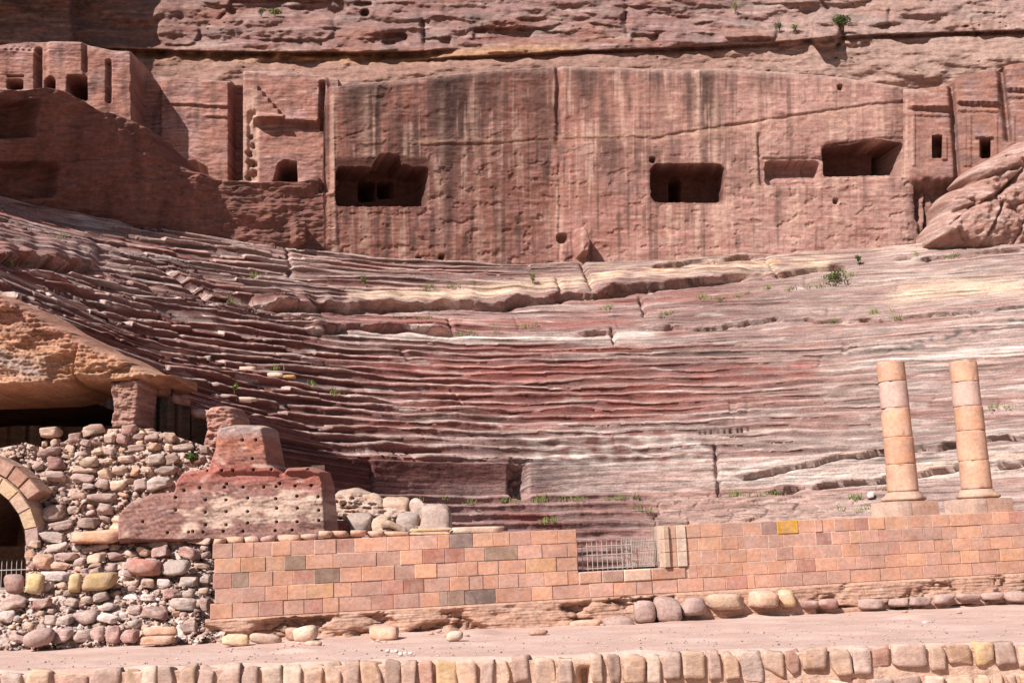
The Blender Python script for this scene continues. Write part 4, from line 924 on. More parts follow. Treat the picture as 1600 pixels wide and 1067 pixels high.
# ================================================================ BLOCK WALL
WL = [np.array([(330-800)/FPX*33.3, 33.3]), None]
Wp = Path([tuple(atY(np.array(200.), np.array(900.), 32.56)[:2]), tuple(atY(np.array(1760.), np.array(900.), 41.41)[:2])])
W0 = Wp(np.array(330.), np.array(900.))[0]; Wn = Wp(np.array(800.), np.array(900.))[1]; Wu = np.array([-Wn[1], Wn[0], 0.])
def ws(x, y):
    P = Wp(np.array(float(x)), np.array(float(y)))[0]; return float((P-W0)@Wu), float(P[2])
def wl(s, z, d=0.0): return np.array([W0[0], W0[1], 0])+Wu*s+Wn*d+np.array([0, 0, z])
tl = [ws(333, 848), ws(620, 838), ws(902, 828), ws(1070, 820), ws(1330, 809), ws(1600, 797)]
bl = [ws(330, 965), ws(620, 951), ws(900, 937), ws(1070, 926), ws(1330, 910), ws(1600, 893)]
pt = np.polyfit([a for a, b in tl], [b for a, b in tl], 1); pbm = np.polyfit([a for a, b in bl], [b for a, b in bl], 1)
def cz(s, k): # height of the top of course k (0 = top) at s
    zt = np.polyval(pt, s); zb = np.polyval(pbm, s); return zt+(zb-zt)*k/5.0
bw = empty("block_wall", wl(0, np.polyval(pbm, 0))); tag(bw, "long restored wall of squared orange sandstone blocks across the stage", "wall"); bo = np.array(bw.location)
BPAL = [((.53, .28, .195), 30), ((.56, .30, .205), 20), ((.52, .29, .22), 26), ((.46, .265, .205), 12), ((.43, .255, .20), 6), ((.38, .25, .20), 2), ((.46, .225, .175), 6), ((.60, .33, .215), 8)]
def bcol():
    k = random.choices([a for a, b in BPAL], [b for a, b in BPAL])[0]; return jitter(tuple(v*1.13 for v in k), .07)
def block(s0, s1, k0, k1, col=None, front=0.0, depth=.45, name="stone_block", parent=None, gap=.006, zf=None, bev=.012):
    parent = parent or bw; f = zf or cz
    d1 = front+random.uniform(-.014, .014); gap = gap*random.uniform(.75, 1.25); a = s0+gap; b = s1-gap
    def ring(ins, d): return [wl(a+ins, f(s0, k1)+gap+ins, d), wl(b-ins, f(s1, k1)+gap+ins, d), wl(b-ins, f(s1, k0)-gap-ins, d), wl(a+ins, f(s0, k0)-gap-ins, d)]
    V = np.array(ring(bev, d1)+ring(0, d1-bev)+ring(0, d1-depth)); F = [[0, 1, 2, 3]]
    for l in (0, 4): F += [[l+(i+1) % 4, l+i, l+4+i, l+4+(i+1) % 4] for i in range(4)]
    F.append([11, 10, 9, 8])
    b_ = V.mean(0); me = mesh_np(name, V-b_, np.array(F), None, False)
    o = link(name, me, M_BLOCK, parent, b_-np.array(parent.location)); o.color = ocol(col or bcol())
    return o
D_ = lambda v: [320+x/4 for x in v]; E_ = lambda v: [700+x/4 for x in v]; F_ = lambda v: [1000+x/5.333 for x in v]; G_ = lambda v: [1200+x/4 for x in v]
courses = [
 [D_([48,175,308,418,540,685,820,938,1138,1280,1455,1530])+E_([157,283,387,520,688,803]), F_([385,503,688,858,1008,1143,1318,1455])+G_([340,415,545,628,728,870,1025,1135,1258,1402,1510,1640,1770,1880,2010,2150])],
 [D_([60,225,380,495,632,803,1072,1222,1362,1500])+E_([103,230,438,588,748,810]), F_([385,485,670,820,1070,1195,1465])+G_([300,398,510,583,693,838,970,1085,1180,1335,1570,1700,1830,1940,2100])],
 [D_([50,170,278,425,553,683,845,980,1185,1312,1450,1575])+E_([187,315,487,678,812]), F_([395,512,645,755,890,1010,1135,1275])+G_([260,368,463,575,663,755,825,943,1040,1155,1260,1392,1530,1660,1800,1900,2060])],
 [D_([62,230,378,520,640,805,918,1108,1242,1370,1532])+E_([133,220,317,440,603,750,817]), F_([398,478,598,855,1065,1220,1312])+G_([298,430,550,640,730,870,985,1082,1205,1322,1450,1580,1700,1840,1960,2090])],
 [D_([33,172,338,490,620,740,838,1042,1180,1340,1472])+E_([0,103,298,522,655,885,1035,1180,1278,1435]), F_([318,530,715,895,958,1178])+G_([218,370,515,705,830,970,1132,1278,1430,1572,1700,1820,1960,2100])]]
ymid = {0: (.1, 0), 1: (.3, 0), 2: (.5, 0), 3: (.7, 0), 4: (.9, 0)}
special = {(0, 1, 5): (.66, .34, .05), (0, 0, 11): (.31, .215, .185), (1, 0, 3): (.36, .235, .175), (2, 0, 1): (.36, .235, .175), (2, 0, 5): (.33, .215, .16), (3, 0, 8): (.40, .19, .14), (0, 0, 6): (.47, .235, .175), (1, 0, 8): (.47, .21, .155), (1, 0, 9): (.45, .205, .15), (3, 0, 4): (.62, .35, .21), (4, 0, 12): (.25, .18, .155), (4, 0, 11): (.36, .24, .18), (1, 0, 11): (.37, .24, .17), (2, 0, 14): (.64, .35, .19), (1, 1, 7): (.42, .215, .175), (0, 1, 4): (.41, .25, .215), (3, 1, 6): (.47, .215, .16), (1, 0, 1): (.56, .30, .19)}
for k in range(5):
    for side_ in (0, 1):
        xs_ = courses[k][side_]; ss = []
        for x in xs_:
            yt = np.interp(x, [330, 900, 1070, 1600], [848, 828, 820, 797]); yb_ = np.interp(x, [330, 900, 1070, 1600], [965, 937, 926, 893])
            ss.append(ws(x, yt+(yb_-yt)*(k+.5)/5)[0])
        for i in range(len(ss)-1):
            if ss[i+1]-ss[i] < .1: continue
            block(ss[i], ss[i+1], k, k+1, special.get((k, side_, i)))
# gateway: sill blocks, pilaster jamb, then mortar cores behind the blocks
sg0 = ws(904, 880)[0]; sg1 = ws(1035, 860)[0]; sp = ws(1072.5, 860)[0]
sill = [ws(x, 905)[0] for x in E_([820, 962, 1100, 1272, 1490])]
for i in range(4): block(sill[i], sill[i+1], 3.12, 4.0, [(.54, .31, .22), (.42, .26, .2), (.66, .45, .34), (.54, .28, .19)][i], front=.03, bev=.03)
jam = [(0, 1), (1, 2), (2, 3.1)]
for (k0, k1) in jam:
    block(sg1+.02, sg1+.22, k0, k1, (.60, .42, .31), front=.10, name="jamb_block"); block(sg1+.22, sg1+.5, k0, k1, (.62, .37, .26), front=.02, name="jamb_block")
    block(sg1+.5, sp, k0, k1, (.64, .48, .38), front=.06, name="jamb_block")
def core_box(s0, s1, k0, k1, d0, d1, col, name="mortar_core"):
    q = []
    for d in (d0, d1):
        q += [wl(s0, cz(s0, k1), d), wl(s1, cz(s1, k1), d), wl(s1, cz(s1, k0), d), wl(s0, cz(s0, k0), d)]
    V = np.array(q); F = np.array([[0, 1, 2, 3], [5, 4, 7, 6], [1, 0, 4, 5], [2, 1, 5, 6], [3, 2, 6, 7], [0, 3, 7, 4]])
    return sub_obj(name, V, F, solid((8,), col), M_MORTAR, bw, bo)
MC = A_(.44, .31, .245)
core_box(.25, sg0-.08, .03, 5, -.014, -.9, MC); core_box(sg0-.02, sg1+.3, 3.15, 5, -.014, -.85, MC); core_box(sg1+.06, 31.5, .03, 5, -.014, -.9, MC); core_box(ws(1340, 850)[0], 31.4, .06, 5, -.9, -2.4, MC)
# eroded footing under the blocks
nx, ny = 520, 60
ss = np.linspace(-.15, 31, nx); zt = cz(ss, 5)-.004; P0 = np.array([wl(s, 0) for s in ss])
zb = gz(P0[:, 0], P0[:, 1])-.15
t = np.linspace(0, 1, ny)[None, :]; S = np.broadcast_to(ss[:, None], (nx, ny)); Zf = zt[:, None]+(zb-zt)[:, None]*t
ero = sst(-.05, .35, fbm(S/2.2, Zf/1.2, 541, 3)); dd = .10-.30*ero*sst(0.06, .2, t)*(1-sst(20.5, 21.5, S)*.6)+.14*fbm(S/.35, Zf/.25, 542, 4)*(.25+ero)+.03*fbm(S/1.2, Zf/.07, 543, 2)+.15*t
w1, w2, wi = worley(S/.42, Zf/.24, 4); dd = dd+(.14*(wi-.5)-.10*np.exp(-((w2-w1)/.1)**2))*sst(.1, .5, ero)
slot = sst(0, .2, n2(S/1.7, Zf/.15, 544)-.25)*sst(.45, .6, t)*sst(19, 20, S); dd = dd-.35*slot
dd = dd*sst(0, .06, t)*1.0+.02*(1-sst(0, .06, t))
P = np.array([W0[0], W0[1], 0])+Wu*S[..., None]+Wn*dd[..., None]; P[..., 2] = Zf
top = np.concatenate([P[:, :1]-Wn*.5, P], 1)
c = solid((nx, ny+1), A_(.50, .30, .22)); e2 = np.concatenate([ero[:, :1], ero], 1); S2 = np.concatenate([S[:, :1], S], 1); Z2 = np.concatenate([Zf[:, :1], Zf], 1)
c = mixc(c, A_(.40, .23, .165), e2*.8); c = mixc(c, A_(.55, .37, .29), sst(0, .5, n2(S2/1.1, Z2/.3, 545))*.6)
sub_obj("footing", top.reshape(-1, 3), grid_faces(nx, ny+1, flip=True), c.reshape(-1, 3), M_MORTAR, bw, bo); remember(P)
# rough boulders built into the foot of the wall
FB = [(990,938,1023,973,'m'),(1021,931,1064,972,'m'),(1063,933,1102,962,'m'),(941,962,988,981,'m'),(890,968,940,981,'o'),(1103,927,1163,952,'t'),(1164,922,1213,949,'o'),(1216,921,1242,948,'y'),(1250,938,1278,950,'r'),(1278,935,1310,950,'r'),(1340,935,1378,951,'m'),(1388,935,1418,947,'m'),(1419,932,1454,945,'m'),(1456,928,1492,944,'m'),(1492,927,1532,938,'m'),(1532,925,1566,936,'m'),(1566,922,1604,940,'m')]
for (x0, y0, x1, y1, k) in FB:
    s, z = ws((x0+x1)/2, y1); Yw = wl(s, 0)[1]
    stone_at(x0, y0, x1, y1, Yw-.30, k, "foundation_stone", bw, boxy=4.5, cuts=5, n=4, dk=.9)
# ledge of small rubble left on top behind the first course
for (x0, y0, x1, y1, k) in [(352,838,380,847,'o'),(381,837,405,846,'o'),(406,836,432,845,'r'),(434,835,470,845,'o'),(471,834,496,843,'o'),(498,829,520,838,'t'),(521,829,545,838,'o'),(546,828,572,837,'o'),(573,829,600,837,'t'),(601,829,640,836,'o'),(335,840,352,849,'o')]:
    s, z = ws((x0+x1)/2, y1); stone_at(x0, y0, x1, y1+2, wl(s, 0)[1]+.55, k, "rubble_stone", bw, boxy=6, n=2, dk=1.2)
stone_at(704, 822, 786, 834, wl(ws(745, 830)[0], 0)[1]+.7, (.60, .43, .33), "coping_stone", bw, boxy=9, n=4, cuts=1, dk=1.2)

# ---------------- iron gate leaves and the fence by the arch
def tube(p, q, r, n=6):
    p = np.array(p, float); q = np.array(q, float); a = q-p; a /= np.linalg.norm(a)
    b = np.cross(a, [0.3, .9, .2]); b /= np.linalg.norm(b); c_ = np.cross(a, b)
    V = []; 
    for e in (p, q): V += [e+r*(math.cos(2*math.pi*i/n)*b+math.sin(2*math.pi*i/n)*c_) for i in range(n)]
    F = [[i, (i+1) % n, n+(i+1) % n, n+i] for i in range(n)]
    return np.array(V), np.array(F)
def bar(name, p, q, r, parent, tip=False):
    V, F = tube(p, q, r); b = (np.array(p)+np.array(q))/2
    if tip: V2, F2 = tube(np.array(q), np.array(q)+np.array([0, 0, .05]), r*.4); F = np.vstack([F, F2+len(V)]); V = np.vstack([V, V2])
    return link(name, mesh_np(name, V-b, F, None, True), M_IRON, parent, b-np.array(parent.location))
def railing(A, B, h, n, label, name="gate_leaf", cat="gate", rails=(.08, .55, .86), r=.014, rr_=.017):
    root = empty(name, A); tag(root, label, cat)
    A = np.array(A, float); B = np.array(B, float)
    for i in range(n):
        p = A+(B-A)*(i/(n-1)); bar("picket", p+[0, 0, .02], p+[0, 0, h], r, root, True)
    for k in rails: bar("rail", A+[0, 0, k*h], B+[0, 0, k*h], rr_, root)
    return root
zs = cz(sg0, 3.12)
railing(wl(sg0+.05, zs, -.25), wl(sg0+.05+1.85, zs+.02, -.25), .90, 12, "left iron gate leaf with widely spaced pale pickets in the wall gap")
railing(wl(sg0+1.6, zs+.04, -.30), wl(sg1+.12, zs+.06, -.62), .98, 23, "right iron gate leaf with crowded pale pickets beside the stone jamb", r=.010, rr_=.013)
railing(PA(-30, 924, 36.9), PA(40, 922, 36.9), .92, 10, "pale iron railing crossing the dark arch opening at the left", "iron_railing", "railing", rails=(.1, .72))

# ---------------- two columns on the wall
def drum(name, z0, z1, r0, r1, parent, col, seed, sx, n=40):
    a = np.linspace(0, 2*np.pi, n, endpoint=False); rows = []
    zt_ = np.concatenate([[0, .012, .03], np.linspace(.1, .9, 7), [.97, .988, 1]]); ins = np.concatenate([[.975, .99, 1], np.ones(7), [1, .99, .97]])
    wob = .018*np.array([n2(np.cos(a)*2+seed, np.sin(a)*2, 7)]).ravel()
    V = []
    for t_, k in zip(zt_, ins):
        rad = lerp(r0, r1, t_)*k*(1+.022*n2(np.cos(a)*2.2+seed*2.3, np.sin(a)*2.2+t_*3, 8)-.10*sst(.25, .5, n2(np.cos(a)*1.7+seed*5.1, np.sin(a)*1.7+t_*5, 9))*(abs(t_-.5) > .36))
        zz_ = z0+(z1-z0)*t_+(wob if t_ > .5 else 0)+(0 if t_ > .5 else wob*.0)
        V.append(np.stack([rad*np.cos(a), rad*np.sin(a), zz_+0*a], -1))
    V = np.array(V); m = len(zt_); i = np.arange(m*n).reshape(m, n); j = np.roll(i, -1, 1)
    F = np.stack([i[:-1], j[:-1], j[1:], i[1:]], -1).reshape(-1, 4); V = V.reshape(-1, 3)
    capc = np.array([[0, 0, z0], [0, 0, z1]]); 
    F = np.vstack([F, [[i[-1, k], i[-1, (k+1) % n], m*n+1, m*n+1] for k in range(n)]])
    F3 = F
    V = np.vstack([V, capc]); V[:, 0] += sx
    me = bpy.data.meshes.new(name); me.from_pydata(V.tolist(), [], [list(dict.fromkeys(f)) for f in F3.tolist()]); me.polygons.foreach_set("use_smooth", [True]*len(me.polygons))
    o = link(name, me, M_BLOCK, parent); o.color = ocol(jitter(col, .05))
    return o
def column(xb, ys, x_off, label, plx, ply):
    s, _ = ws(xb, 800); base = wl(s, 0, -1.15); Yc_ = base[1]
    zs_ = [float(atY(np.array(xb+(ys[0]-y)*0-(ys[-1]-y)*.1), np.array(float(y)), Yc_)[2]) for y in ys]
    bX = float(atY(np.array(float(xb)), np.array(float(ys[-1])), Yc_)[0])
    wallz = float(cz(s, 0))
    root = empty("column", (bX, Yc_, wallz)); tag(root, label, "column")
    zr = [z-wallz for z in zs_]; zbase = zr[-1]; H_ = zr[0]-zbase
    rb_, rt_ = .54, .485
    cols_ = [(.58, .31, .20), (.60, .345, .235), (.59, .335, .225), (.55, .36, .30), (.61, .36, .245)]
    random.shuffle(cols_)
    for i in range(len(zr)-1):
        ra = lerp(rb_, rt_, (zr[i+1]-zbase)/H_); rbb = lerp(rb_, rt_, (zr[i]-zbase)/H_)
        drum("drum", zr[i+1]+.006, zr[i]-.006, ra*random.uniform(.99, 1.01), rbb, root, cols_[i % 5], xb+i*3.7, random.uniform(-.012, .012))
    ph_ = .52; fl = zbase-ph_
    V, F = lathe([(.70, ph_), (.80, ph_+.05), (.78, ph_+.12), (.66, ph_+.2), (.60, ph_+.28), (.585, zbase-.01)], 36)
    V[:, :2] *= (1-.12*np.clip(np.sin(np.arctan2(V[:, 1], V[:, 0])*3+xb), 0, 1)*(V[:, 2] < ph_+.2))[:, None]
    o = link("base_moulding", mesh_np("base_moulding", V, F), M_BLOCK, root); o.color = ocol((.50, .31, .225))
    hw = .84
    for (a, b, colr) in [(-hw, -.28, (.54, .37, .29)), (-.275, hw, (.47, .275, .20))]:  # left block paler, right darker: sunlit and dimmer face put into the colour
        V, F = CUBE[4]; V = V.copy(); V = V/((np.abs(V)**24).sum(1)**(1/24))[:, None]
        V = np.stack([(V[:, 0]+1)/2*(b-a)+a, V[:, 1]*hw, (V[:, 2]+1)/2*(ph_+.25)-.25], -1)
        o = link("plinth_block", mesh_np("plinth_block", V, F, None, False), M_BLOCK, root); o.color = ocol(colr); o.rotation_euler = (0, 0, R(16))
    return root
column(1411, [566, 597.5, 638.4, 683.4, 725.6, 768], 0, "left one of two broken orange columns standing on the block wall", 0, 0)
column(1526, [565, 597.6, 635.6, 673.6, 720, 764], 0, "right one of two broken orange columns, nearer the edge of the photo", 0, 0)

# ================================================================ FRONT RETAINING WALL
rw = empty("retaining_wall", (0, FW_Y, -1.6)); tag(rw, "low rough stone retaining wall along the very front of the terrace", "wall"); rwo = np.array(rw.location)
def fz(X): return gz(X, FW_Y)
FP = [((.52, .32, .21), 14), ((.42, .27, .215), 9), ((.55, .37, .25), 8), ((.48, .23, .17), 6), ((.58, .38, .18), 4), ((.50, .38, .33), 6), ((.62, .49, .38), 5), ((.38, .25, .2), 5)]
def front_stone(x0, x1, z0, z1, col, seed, boxy):
    V, F = stone_verts(x1-x0, .40, z1-z0, seed, boxy*2.2, 4, .035, 6)
    o = link("stone", mesh_np("stone", V, F), M_STONE, rw, np.array([(x0+x1)/2, FW_Y+.10+random.uniform(-.02, .02), z0])-rwo)
    o.color = ocol(jitter(tuple(.68*a+.32*b for a, b in zip(col, (.47, .315, .25))), .10)); o.rotation_euler = (0, random.uniform(-.03, .03), random.uniform(-.05, .05))
x = -15.2; i = 0
gapx = float(atY(np.array(911.), np.array(1040.), FW_Y)[0])
while x < 15.5:
    wd = random.choice([.34, .4, .44, .48, .52, .62, .8]) if x > 4 else random.choice([.36, .4, .44, .48, .54])
    if x < -9.5 and x+wd > -10.9: wd = .72
    hgt = random.uniform(.60, .70) if x < 5 else random.uniform(.48, .60)
    if abs(x+wd/2-gapx) < .2: pass
    z1 = fz(x)+.06+random.uniform(-.03, .03)
    x1 = x+wd
    if x < gapx-.1 < x1: x1 = gapx-.1
    if x1-x > .12: front_stone(x+.008, x1-.012, z1-hgt, z1+.02, random.choices([a for a, b in FP], [b for a, b in FP])[0], 5000+i, random.uniform(9, 16))
    x = x1+(.24 if abs(x1-(gapx-.1)) < 1e-6 else .0); i += 1
for row, (zt_, hh) in enumerate(((-.70, .34), (-1.07, .36))):
    x = -15.4+row*.2
    while x < 15.5:
        wd = random.choice([.3, .4, .5, .6, .7]); z1 = fz(x)+zt_+(.10 if x > 5 else 0)+random.uniform(-.03, .02)
        front_stone(x+.03, x+wd-.03, z1-hh*random.uniform(.8, 1), z1, random.choices([a for a, b in FP], [b for a, b in FP])[0], 7000+i, random.uniform(5, 9)); x += wd; i += 1
nx, ny = 400, 46
xs = np.linspace(-16, 16, nx); zz_ = np.linspace(0, -1.6, ny)
GX, GZ_ = np.meshgrid(xs, zz_, indexing='ij'); Yw = FW_Y+.015+.03*fbm(GX/.4, GZ_/.4, 561, 3)
Yw += .5*xr(GX, gapx-.08, gapx+.1, .015)*sst(-.95, -.7, GZ_)*(1-sst(-.32, -.12, GZ_))
P = np.stack([GX, Yw, GZ_*.98-.02+fz(GX)], -1)
cap = P[:, :1].copy(); cap[..., 1] += .3; P = np.concatenate([cap, P], 1)
c = solid(P.shape[:2], A_(.56, .37, .28))*(1+.2*fbm(P[..., 0]/.6, P[..., 2]/.6, 562, 3))[..., None]
sub_obj("mortar_core", P.reshape(-1, 3), grid_faces(nx, ny+1, flip=True), c.reshape(-1, 3), M_MORTAR, rw, rwo)

# ================================================================ LOOSE STONES ON THE TERRACE AND AMONG THE SEATS
def ground_stone(x0, y0, x1, y1, col, name, label, cat, **kw):
    q = surf((x0+x1)/2, y1, I_GROUND); o = stone_at(x0, y0, x1, y1, q[1]+.1, col, name, None, **kw); return tag(o, label, cat)
ground_stone(346, 990, 389, 1008, 'y', "stone_block", "tan flat block at the left end of the wall foot", "stone block", boxy=5, n=4)
ground_stone(390, 990, 438, 1006, 't', "stone", "wedge-shaped tan stone leaning right of the first flat block", "stone", boxy=3, n=4, rot=.15)
ground_stone(446, 980, 476, 1000, 'o', "stone_block", "dull squared stone half hidden by the rounded tan block", "stone block", boxy=5, n=4)
ground_stone(460, 977, 495, 1002, 'p', "stone_block", "rounded tan block standing on the sand under the wall", "stone block", boxy=4, n=4)
ground_stone(577, 978, 623, 998, 'o', "stone_block", "clean-cut orange block lying on the sand", "stone block", boxy=9, n=4, cuts=2)
ground_stone(420, 967, 442, 985, 'o', "stone", "orange stone wedged in the eroded wall footing", "stone", boxy=4, n=4)
ground_stone(698, 985, 723, 1001, 'p', "stone", "pale rounded stone on the sand left of the gateway", "stone", boxy=2.6, n=4)
ground_stone(878, 955, 901, 971, 'p', "stone", "cream rounded stone at the wall foot below the gateway", "stone", boxy=2.8, n=4)
ground_stone(1306, 931, 1345, 953, (.66, .50, .40), "boulder", "white pointed boulder against the wall foot", "boulder", boxy=2.3, n=4)
ground_stone(826, 983, 856, 992, (.50, .25, .17), "stone_slab", "flat red slab half sunk in the sand", "stone slab", boxy=2.4, n=4)
ground_stone(1440, 969, 1453, 975, 'w', "stone", "small white flat stone alone on the right of the terrace", "stone", boxy=2.6)
ground_stone(476, 1000, 503, 1010, 't', "stone", "low tan stone in front of the rounded tan block", "stone", boxy=2.6)
for i, (x, y) in enumerate([(612, 1021), (619, 1020), (626, 1024), (634, 1023), (641, 1023), (606, 1019)]):
    o = ground_stone(x-4, y-6, x+4, y, 'w', "pebble", "white pebble in the small cluster on the front wall edge", "pebble", boxy=2.4, n=2); o["group"] = "white pebbles clustered on the front wall edge"
for i in range(34):   # scattered small stones
    x = random.uniform(300, 1590); y = ycurve(x, [(300, 1008), (700, 985), (1100, 960), (1600, 945)])+abs(random.gauss(4, 14))
    s = random.uniform(1.5, 5.5); o = ground_stone(x-s, y-s*.9, x+s, y, random.choice('wptom'), "pebble", "small pale stone scattered on the pink sand", "pebble", boxy=2.6, n=2); o["group"] = "small stones scattered on the sand"
# gravel too small to count
Vg = []; Fg = []; nb = 0
CV, CF = CUBE[2]; CVn = CV/np.linalg.norm(CV, axis=1)[:, None]
for i in range(900):
    X = random.uniform(-14, 20); Yg = FW_Y+.5+abs(random.gauss(0, 1))**1.0*5
    if Yg > 33+X*.25: continue
    s = random.uniform(.008, .03); Vg.append(CVn*np.array([s, s, s*.6])*(1+.3*rng.normal(size=(len(CVn), 1)))+[X, Yg, float(gz(X, Yg))+.05*float(fbm(np.array(X/2.5), np.array(Yg/2.5), 501, 3))+.02]); Fg.append(CF+nb); nb += len(CVn)
o = link("gravel", mesh_np("gravel", np.vstack(Vg), np.vstack(Fg), solid((nb,), A_(.56, .42, .36))*rng.uniform(.6, 1.25, (nb//len(CVn), 1)).repeat(len(CVn), 0)), M_MORTAR); tag(o, "fine gravel strewn over the pink sand terrace", "gravel", kind="stuff")

def seat_stone(x0, y0, x1, y1, col, name, label, cat, dY=-.3, **kw):
    q = surf((x0+x1)/2, (y0+y1)/2, 0); o = stone_at(x0, y0, x1, y1, q[1]+dY, col, name, None, **kw); return tag(o, label, cat)
seat_stone(375, 573, 399, 583, (.56, .36, .27), "stone_block", "pinkish squared block resting on a seat row in the curve", "stone block", boxy=9, cuts=1)
seat_stone(418, 582, 442, 590, 'p', "stone", "pale flat stone left of the small orange block on the seats", "stone", boxy=4)
seat_stone(442, 586, 462, 592, (.58, .32, .12), "stone_block", "small bright orange block lying on a seat row", "stone block", boxy=8)
seat_stone(315, 555, 331, 567, 'm', "stone", "rounded mauve stone sitting high on the left seats", "stone", boxy=2.8)
seat_stone(364, 620, 402, 628, 'p', "stone_slab", "flat cream slab on the seats above the holed rock wall", "stone slab", boxy=5)
seat_stone(1355, 768, 1366, 778, 'w', "stone_block", "squared grey block among weeds left of the columns", "stone block", boxy=8)
BB = [(542, 800, 582, 830, (.40, .30, .26), "grey fluted boulder lying behind the wall beside the holed rock", 2.6), (596, 776, 640, 800, 't', "tan broad boulder at the top of the fallen heap behind the wall", 3.2), (640, 776, 668, 812, (.52, .38, .32), "upright pinkish boulder in the fallen heap behind the wall", 3.2), (656, 786, 706, 832, (.46, .33, .28), "smooth leaning grey-pink drum in the fallen heap", 2.8), (580, 804, 612, 832, 't', "tan broken stone between the fluted boulder and the log", 3.4), (618, 800, 655, 828, 'g', "greyish cracked stone just above the log", 3.2), (560, 768, 600, 800, 't', "tan flat boulder left of the heap below the podium", 3)]
for (x0, y0, x1, y1, k, lb, bx_) in BB:
    stone = stone_at(x0, y0, x1, y1+10, 42.6+(832-y1)*.05, k, "boulder", None, boxy=bx_+1, n=6, rough=.10, cuts=9); tag(stone, lb, "boulder")
outcrop("fallen_rock", [(505, 850), (507, 775), (520, 762), (548, 757), (575, 768), (600, 782), (632, 790), (668, 800), (700, 820), (712, 850)], 43.2, 2.2, 25, 1.5, rockdisp(.5, 571, 18, 12), rockcol(A_(.50, .36, .29), RUST, .5, 572, 20, 8), M_ROCK, "heap of fallen whitish rock filling the corner behind the block wall", "rock heap", (0, -.02))
# log and beam
def log(name, x0, y0, x1, y1, Y, r, label, cat, col, wob=.05):
    a = atY(np.array(float(x0)), np.array(float(y0)), Y); b = atY(np.array(float(x1)), np.array(float(y1)), Y)
    n, m = 12, 18; V = []
    for i in range(m):
        t_ = i/(m-1); cpt = a+(b-a)*t_+np.array([0, 0, wob*math.sin(t_*5)]); rad = r*(1-.25*t_)*(.45 if i in (0, m-1) else 1)
        for j in range(n):
            an = 2*math.pi*j/n; k = 1+.25*float(n2(np.array(an*1.2), np.array(t_*3), x0)); V.append(cpt+np.array([0, math.cos(an), math.sin(an)])*rad*k)
    V = np.array(V); i = np.arange(m*n).reshape(m, n); j = np.roll(i, -1, 1); F = np.stack([i[:-1], j[:-1], j[1:], i[1:]], -1).reshape(-1, 4)
    bb = V.mean(0); o = link(name, mesh_np(name, V-bb, F), M_STONE, None, bb); o.color = ocol(col); return tag(o, label, cat)
Yl = wl(ws(660, 830)[0], 0)[1]+.8
log("log", 596, 820, 636, 827, Yl, .16, "weathered gnarled grey-brown log lying on the wall top", "log", (.34, .22, .15))
log("timber_pole", 640, 829, 706, 826, Yl, .07, "upper one of two yellowish poles on the wall top", "pole", (.60, .36, .20), .0)
log("timber_pole", 640, 834, 703, 833, Yl-.1, .055, "lower one of two yellowish poles on the wall top", "pole", (.58, .36, .21), .0)

# ================================================================ PLANTS
def leafmesh(cen, rad, n, size, seed, flat=1.0):
    r = np.random.default_rng(seed); d = r.normal(size=(n, 3)); d /= np.linalg.norm(d, axis=1)[:, None]
    p = np.array(cen)+d*np.array(rad)*(r.uniform(.35, 1, (n, 1))**.5)
    a = r.normal(size=(n, 3)); a /= np.linalg.norm(a, axis=1)[:, None]; b = np.cross(a, r.normal(size=(n, 3))); b /= np.linalg.norm(b, axis=1)[:, None]
    s = size*r.uniform(.6, 1.3, (n, 1)); V = np.stack([p-a*s, p+b*s*.5, p+a*s, p-b*s*.5], 1).reshape(-1, 3)
    return V, np.arange(4*n).reshape(n, 4)
def bush(x, y, wpx, hpx, label, seed, n=500, which=None, name="bush", cat="bush", dY=-.4, mat=None):
    q = surf(x, y+hpx/2, which); q[1] += dY; sc = q[1]/FPX; root = empty(name, q); tag(root, label, cat)
    rx, rz = wpx*sc/2, hpx*sc/2; r = np.random.default_rng(seed); VV = []; FF = []; k = 0
    for i in range(7):
        cc = [r.uniform(-.5, .5)*rx, r.uniform(-.4, .4)*rx, rz+r.uniform(-.4, .45)*rz]
        V, F = leafmesh(cc, (rx*.6, rx*.55, rz*.55), n//7, .09 if wpx > 20 else .06, seed*10+i); VV.append(V); FF.append(F+k); k += len(V)
    link("foliage", mesh_np("foliage", np.vstack(VV), np.vstack(FF), None, False), mat or M_LEAF, root)
    VV = []; FF = []; k = 0
    for i in range(5):
        V, F = tube((0, 0, -.15), (r.uniform(-.5, .5)*rx, r.uniform(-.3, .3)*rx, rz*1.2), .02, 5); VV.append(V); FF.append(F+k); k += len(V)
    link("stem", mesh_np("stem", np.vstack(VV), np.vstack(FF)), M_STEM, root)
bush(1313, 34, 32, 28, "round green bush growing from the cliff crack at upper right", 1, 900)
bush(1217, 42, 18, 14, "small grey-green shrub on the cliff ledge left of the round bush", 2, 250)
bush(1240, 47, 18, 10, "low yellow-green tuft beside the grey-green cliff shrub", 3, 200, name="plant", cat="plant", mat=M_GRASS)
bush(410, 20, 14, 14, "green plant at the left of the weed patch on the top ledge", 4, 250, name="plant", cat="plant")
bush(430, 22, 26, 9, "low spreading yellow-green weeds on the top ledge", 5, 300, name="plant", cat="plant", mat=M_GRASS)
bush(1148, 14, 12, 18, "yellowish plant near the top edge of the cliff", 6, 200, name="plant", cat="plant", mat=M_GRASS)
bush(309, 717, 22, 12, "green plant on the ledge left of the holed rock wall", 7, 350, name="plant", cat="plant", dY=-.6)
bush(568, 438, 12, 18, "upright weed in the joint of the upper left seats", 8, 200, 0, name="plant", cat="plant", mat=M_GRASS)
bush(832, 434, 10, 14, "upright weed in the middle of the pale ledge", 9, 200, 0, name="plant", cat="plant", mat=M_GRASS)
bush(1300, 432, 40, 16, "dry grey-green shrub in the crevice at right of the seats", 10, 350, 0, name="plant", cat="plant", mat=M_LEAF)
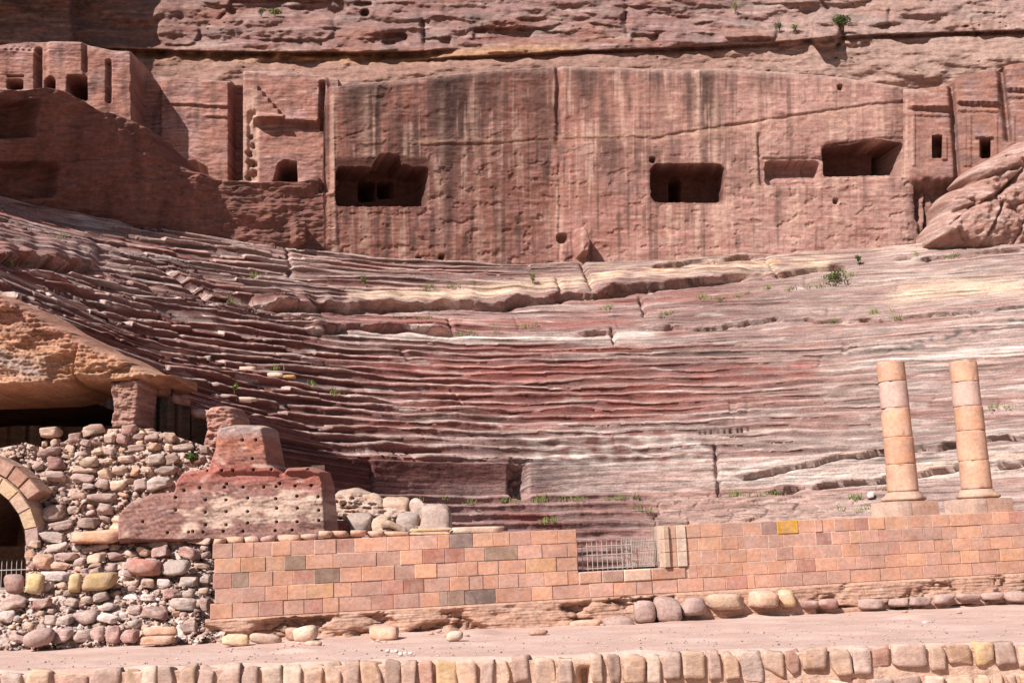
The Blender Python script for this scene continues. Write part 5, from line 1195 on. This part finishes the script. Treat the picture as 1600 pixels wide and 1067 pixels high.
bush(1340, 405, 12, 12, "green weed below the foot of the cliff wall at right", 11, 200, 0, name="plant", cat="plant")
bush(733, 973, 10, 9, "small dark weed at the foot of the block wall", 12, 160, I_GROUND, name="plant", cat="plant", dY=.3)
bush(1455, 937, 12, 7, "dark weed among foundation stones at the right wall foot", 13, 160, I_GROUND, name="plant", cat="plant", dY=.3)
bush(1404, 801, 13, 8, "green weed growing on the wall top beneath the left column", 14, 160, None, name="plant", cat="plant", dY=-1)
bush(370, 604, 12, 14, "weed on the left seats above the cream slab", 15, 200, 0, name="plant", cat="plant", mat=M_GRASS)
bush(100, 795, 16, 8, "dry yellow weed among the upper rubble stones", 16, 160, None, name="plant", cat="plant", mat=M_GRASS)
# grass growing along the rows and ledges
lines = [(640, 783, 760, 784, 60), (740, 783, 860, 783, 130), (860, 782, 1000, 780, 120), (1145, 774, 1225, 771, 110), (850, 815, 880, 813, 60), (1320, 798, 1350, 796, 40), (340, 468, 370, 473, 50), (395, 430, 410, 440, 40), (660, 452, 760, 447, 90), (545, 492, 680, 500, 60), (720, 522, 790, 518, 70), (820, 512, 835, 510, 30), (940, 482, 970, 484, 40), (1030, 495, 1060, 488, 60), (1100, 472, 1130, 465, 50), (1130, 467, 1200, 452, 80), (1200, 452, 1320, 445, 120), (1270, 440, 1340, 430, 80), (1360, 490, 1400, 485, 70), (1400, 500, 1408, 498, 25), (1296, 503, 1306, 502, 25), (1370, 765, 1400, 762, 40), (1330, 780, 1345, 778, 40), (515, 612, 530, 620, 40), (480, 598, 490, 606, 30), (275, 598, 290, 605, 40), (10, 408, 40, 412, 30), (95, 373, 110, 377, 30), (1080, 455, 1100, 470, 40), (1550, 640, 1580, 636, 20), (1000, 795, 1010, 797, 30), (920, 470, 970, 458, 50), (420, 573, 435, 578, 20), (1412, 402, 1432, 398, 30), (1480, 408, 1490, 396, 25)]
VV = []; r = np.random.default_rng(77)
for (x0, y0, x1, y1, n) in lines:
    for _ in range(max(3, n//12)):
        t_ = r.uniform(); q = surf(x0+(x1-x0)*t_+r.normal()*3, y0+(y1-y0)*t_+r.normal()*1.5, 0)
        m = int(r.integers(10, 22)); b = q+r.normal(size=(m, 3))*np.array([.16, .10, .02])+[0, -.12, 0]
        hgt = r.uniform(.08, .32, (m, 1)); d = r.normal(size=(m, 3))*.07; d[:, 2] = 0; wv_ = r.normal(size=(m, 3)); wv_[:, 2] = 0; wv_ *= .022/np.linalg.norm(wv_, axis=1)[:, None]
        tip = b+d+np.array([0, 0, 1])*hgt
        VV.append(np.stack([b-wv_, b+wv_, tip+wv_*.3, tip-wv_*.3], 1).reshape(-1, 3))
V = np.vstack(VV)
o = link("grass", mesh_np("grass", V, np.arange(len(V)).reshape(-1, 4), None, False), M_GRASS); tag(o, "thin green grass along the seat rows and rock ledges", "grass", kind="stuff")
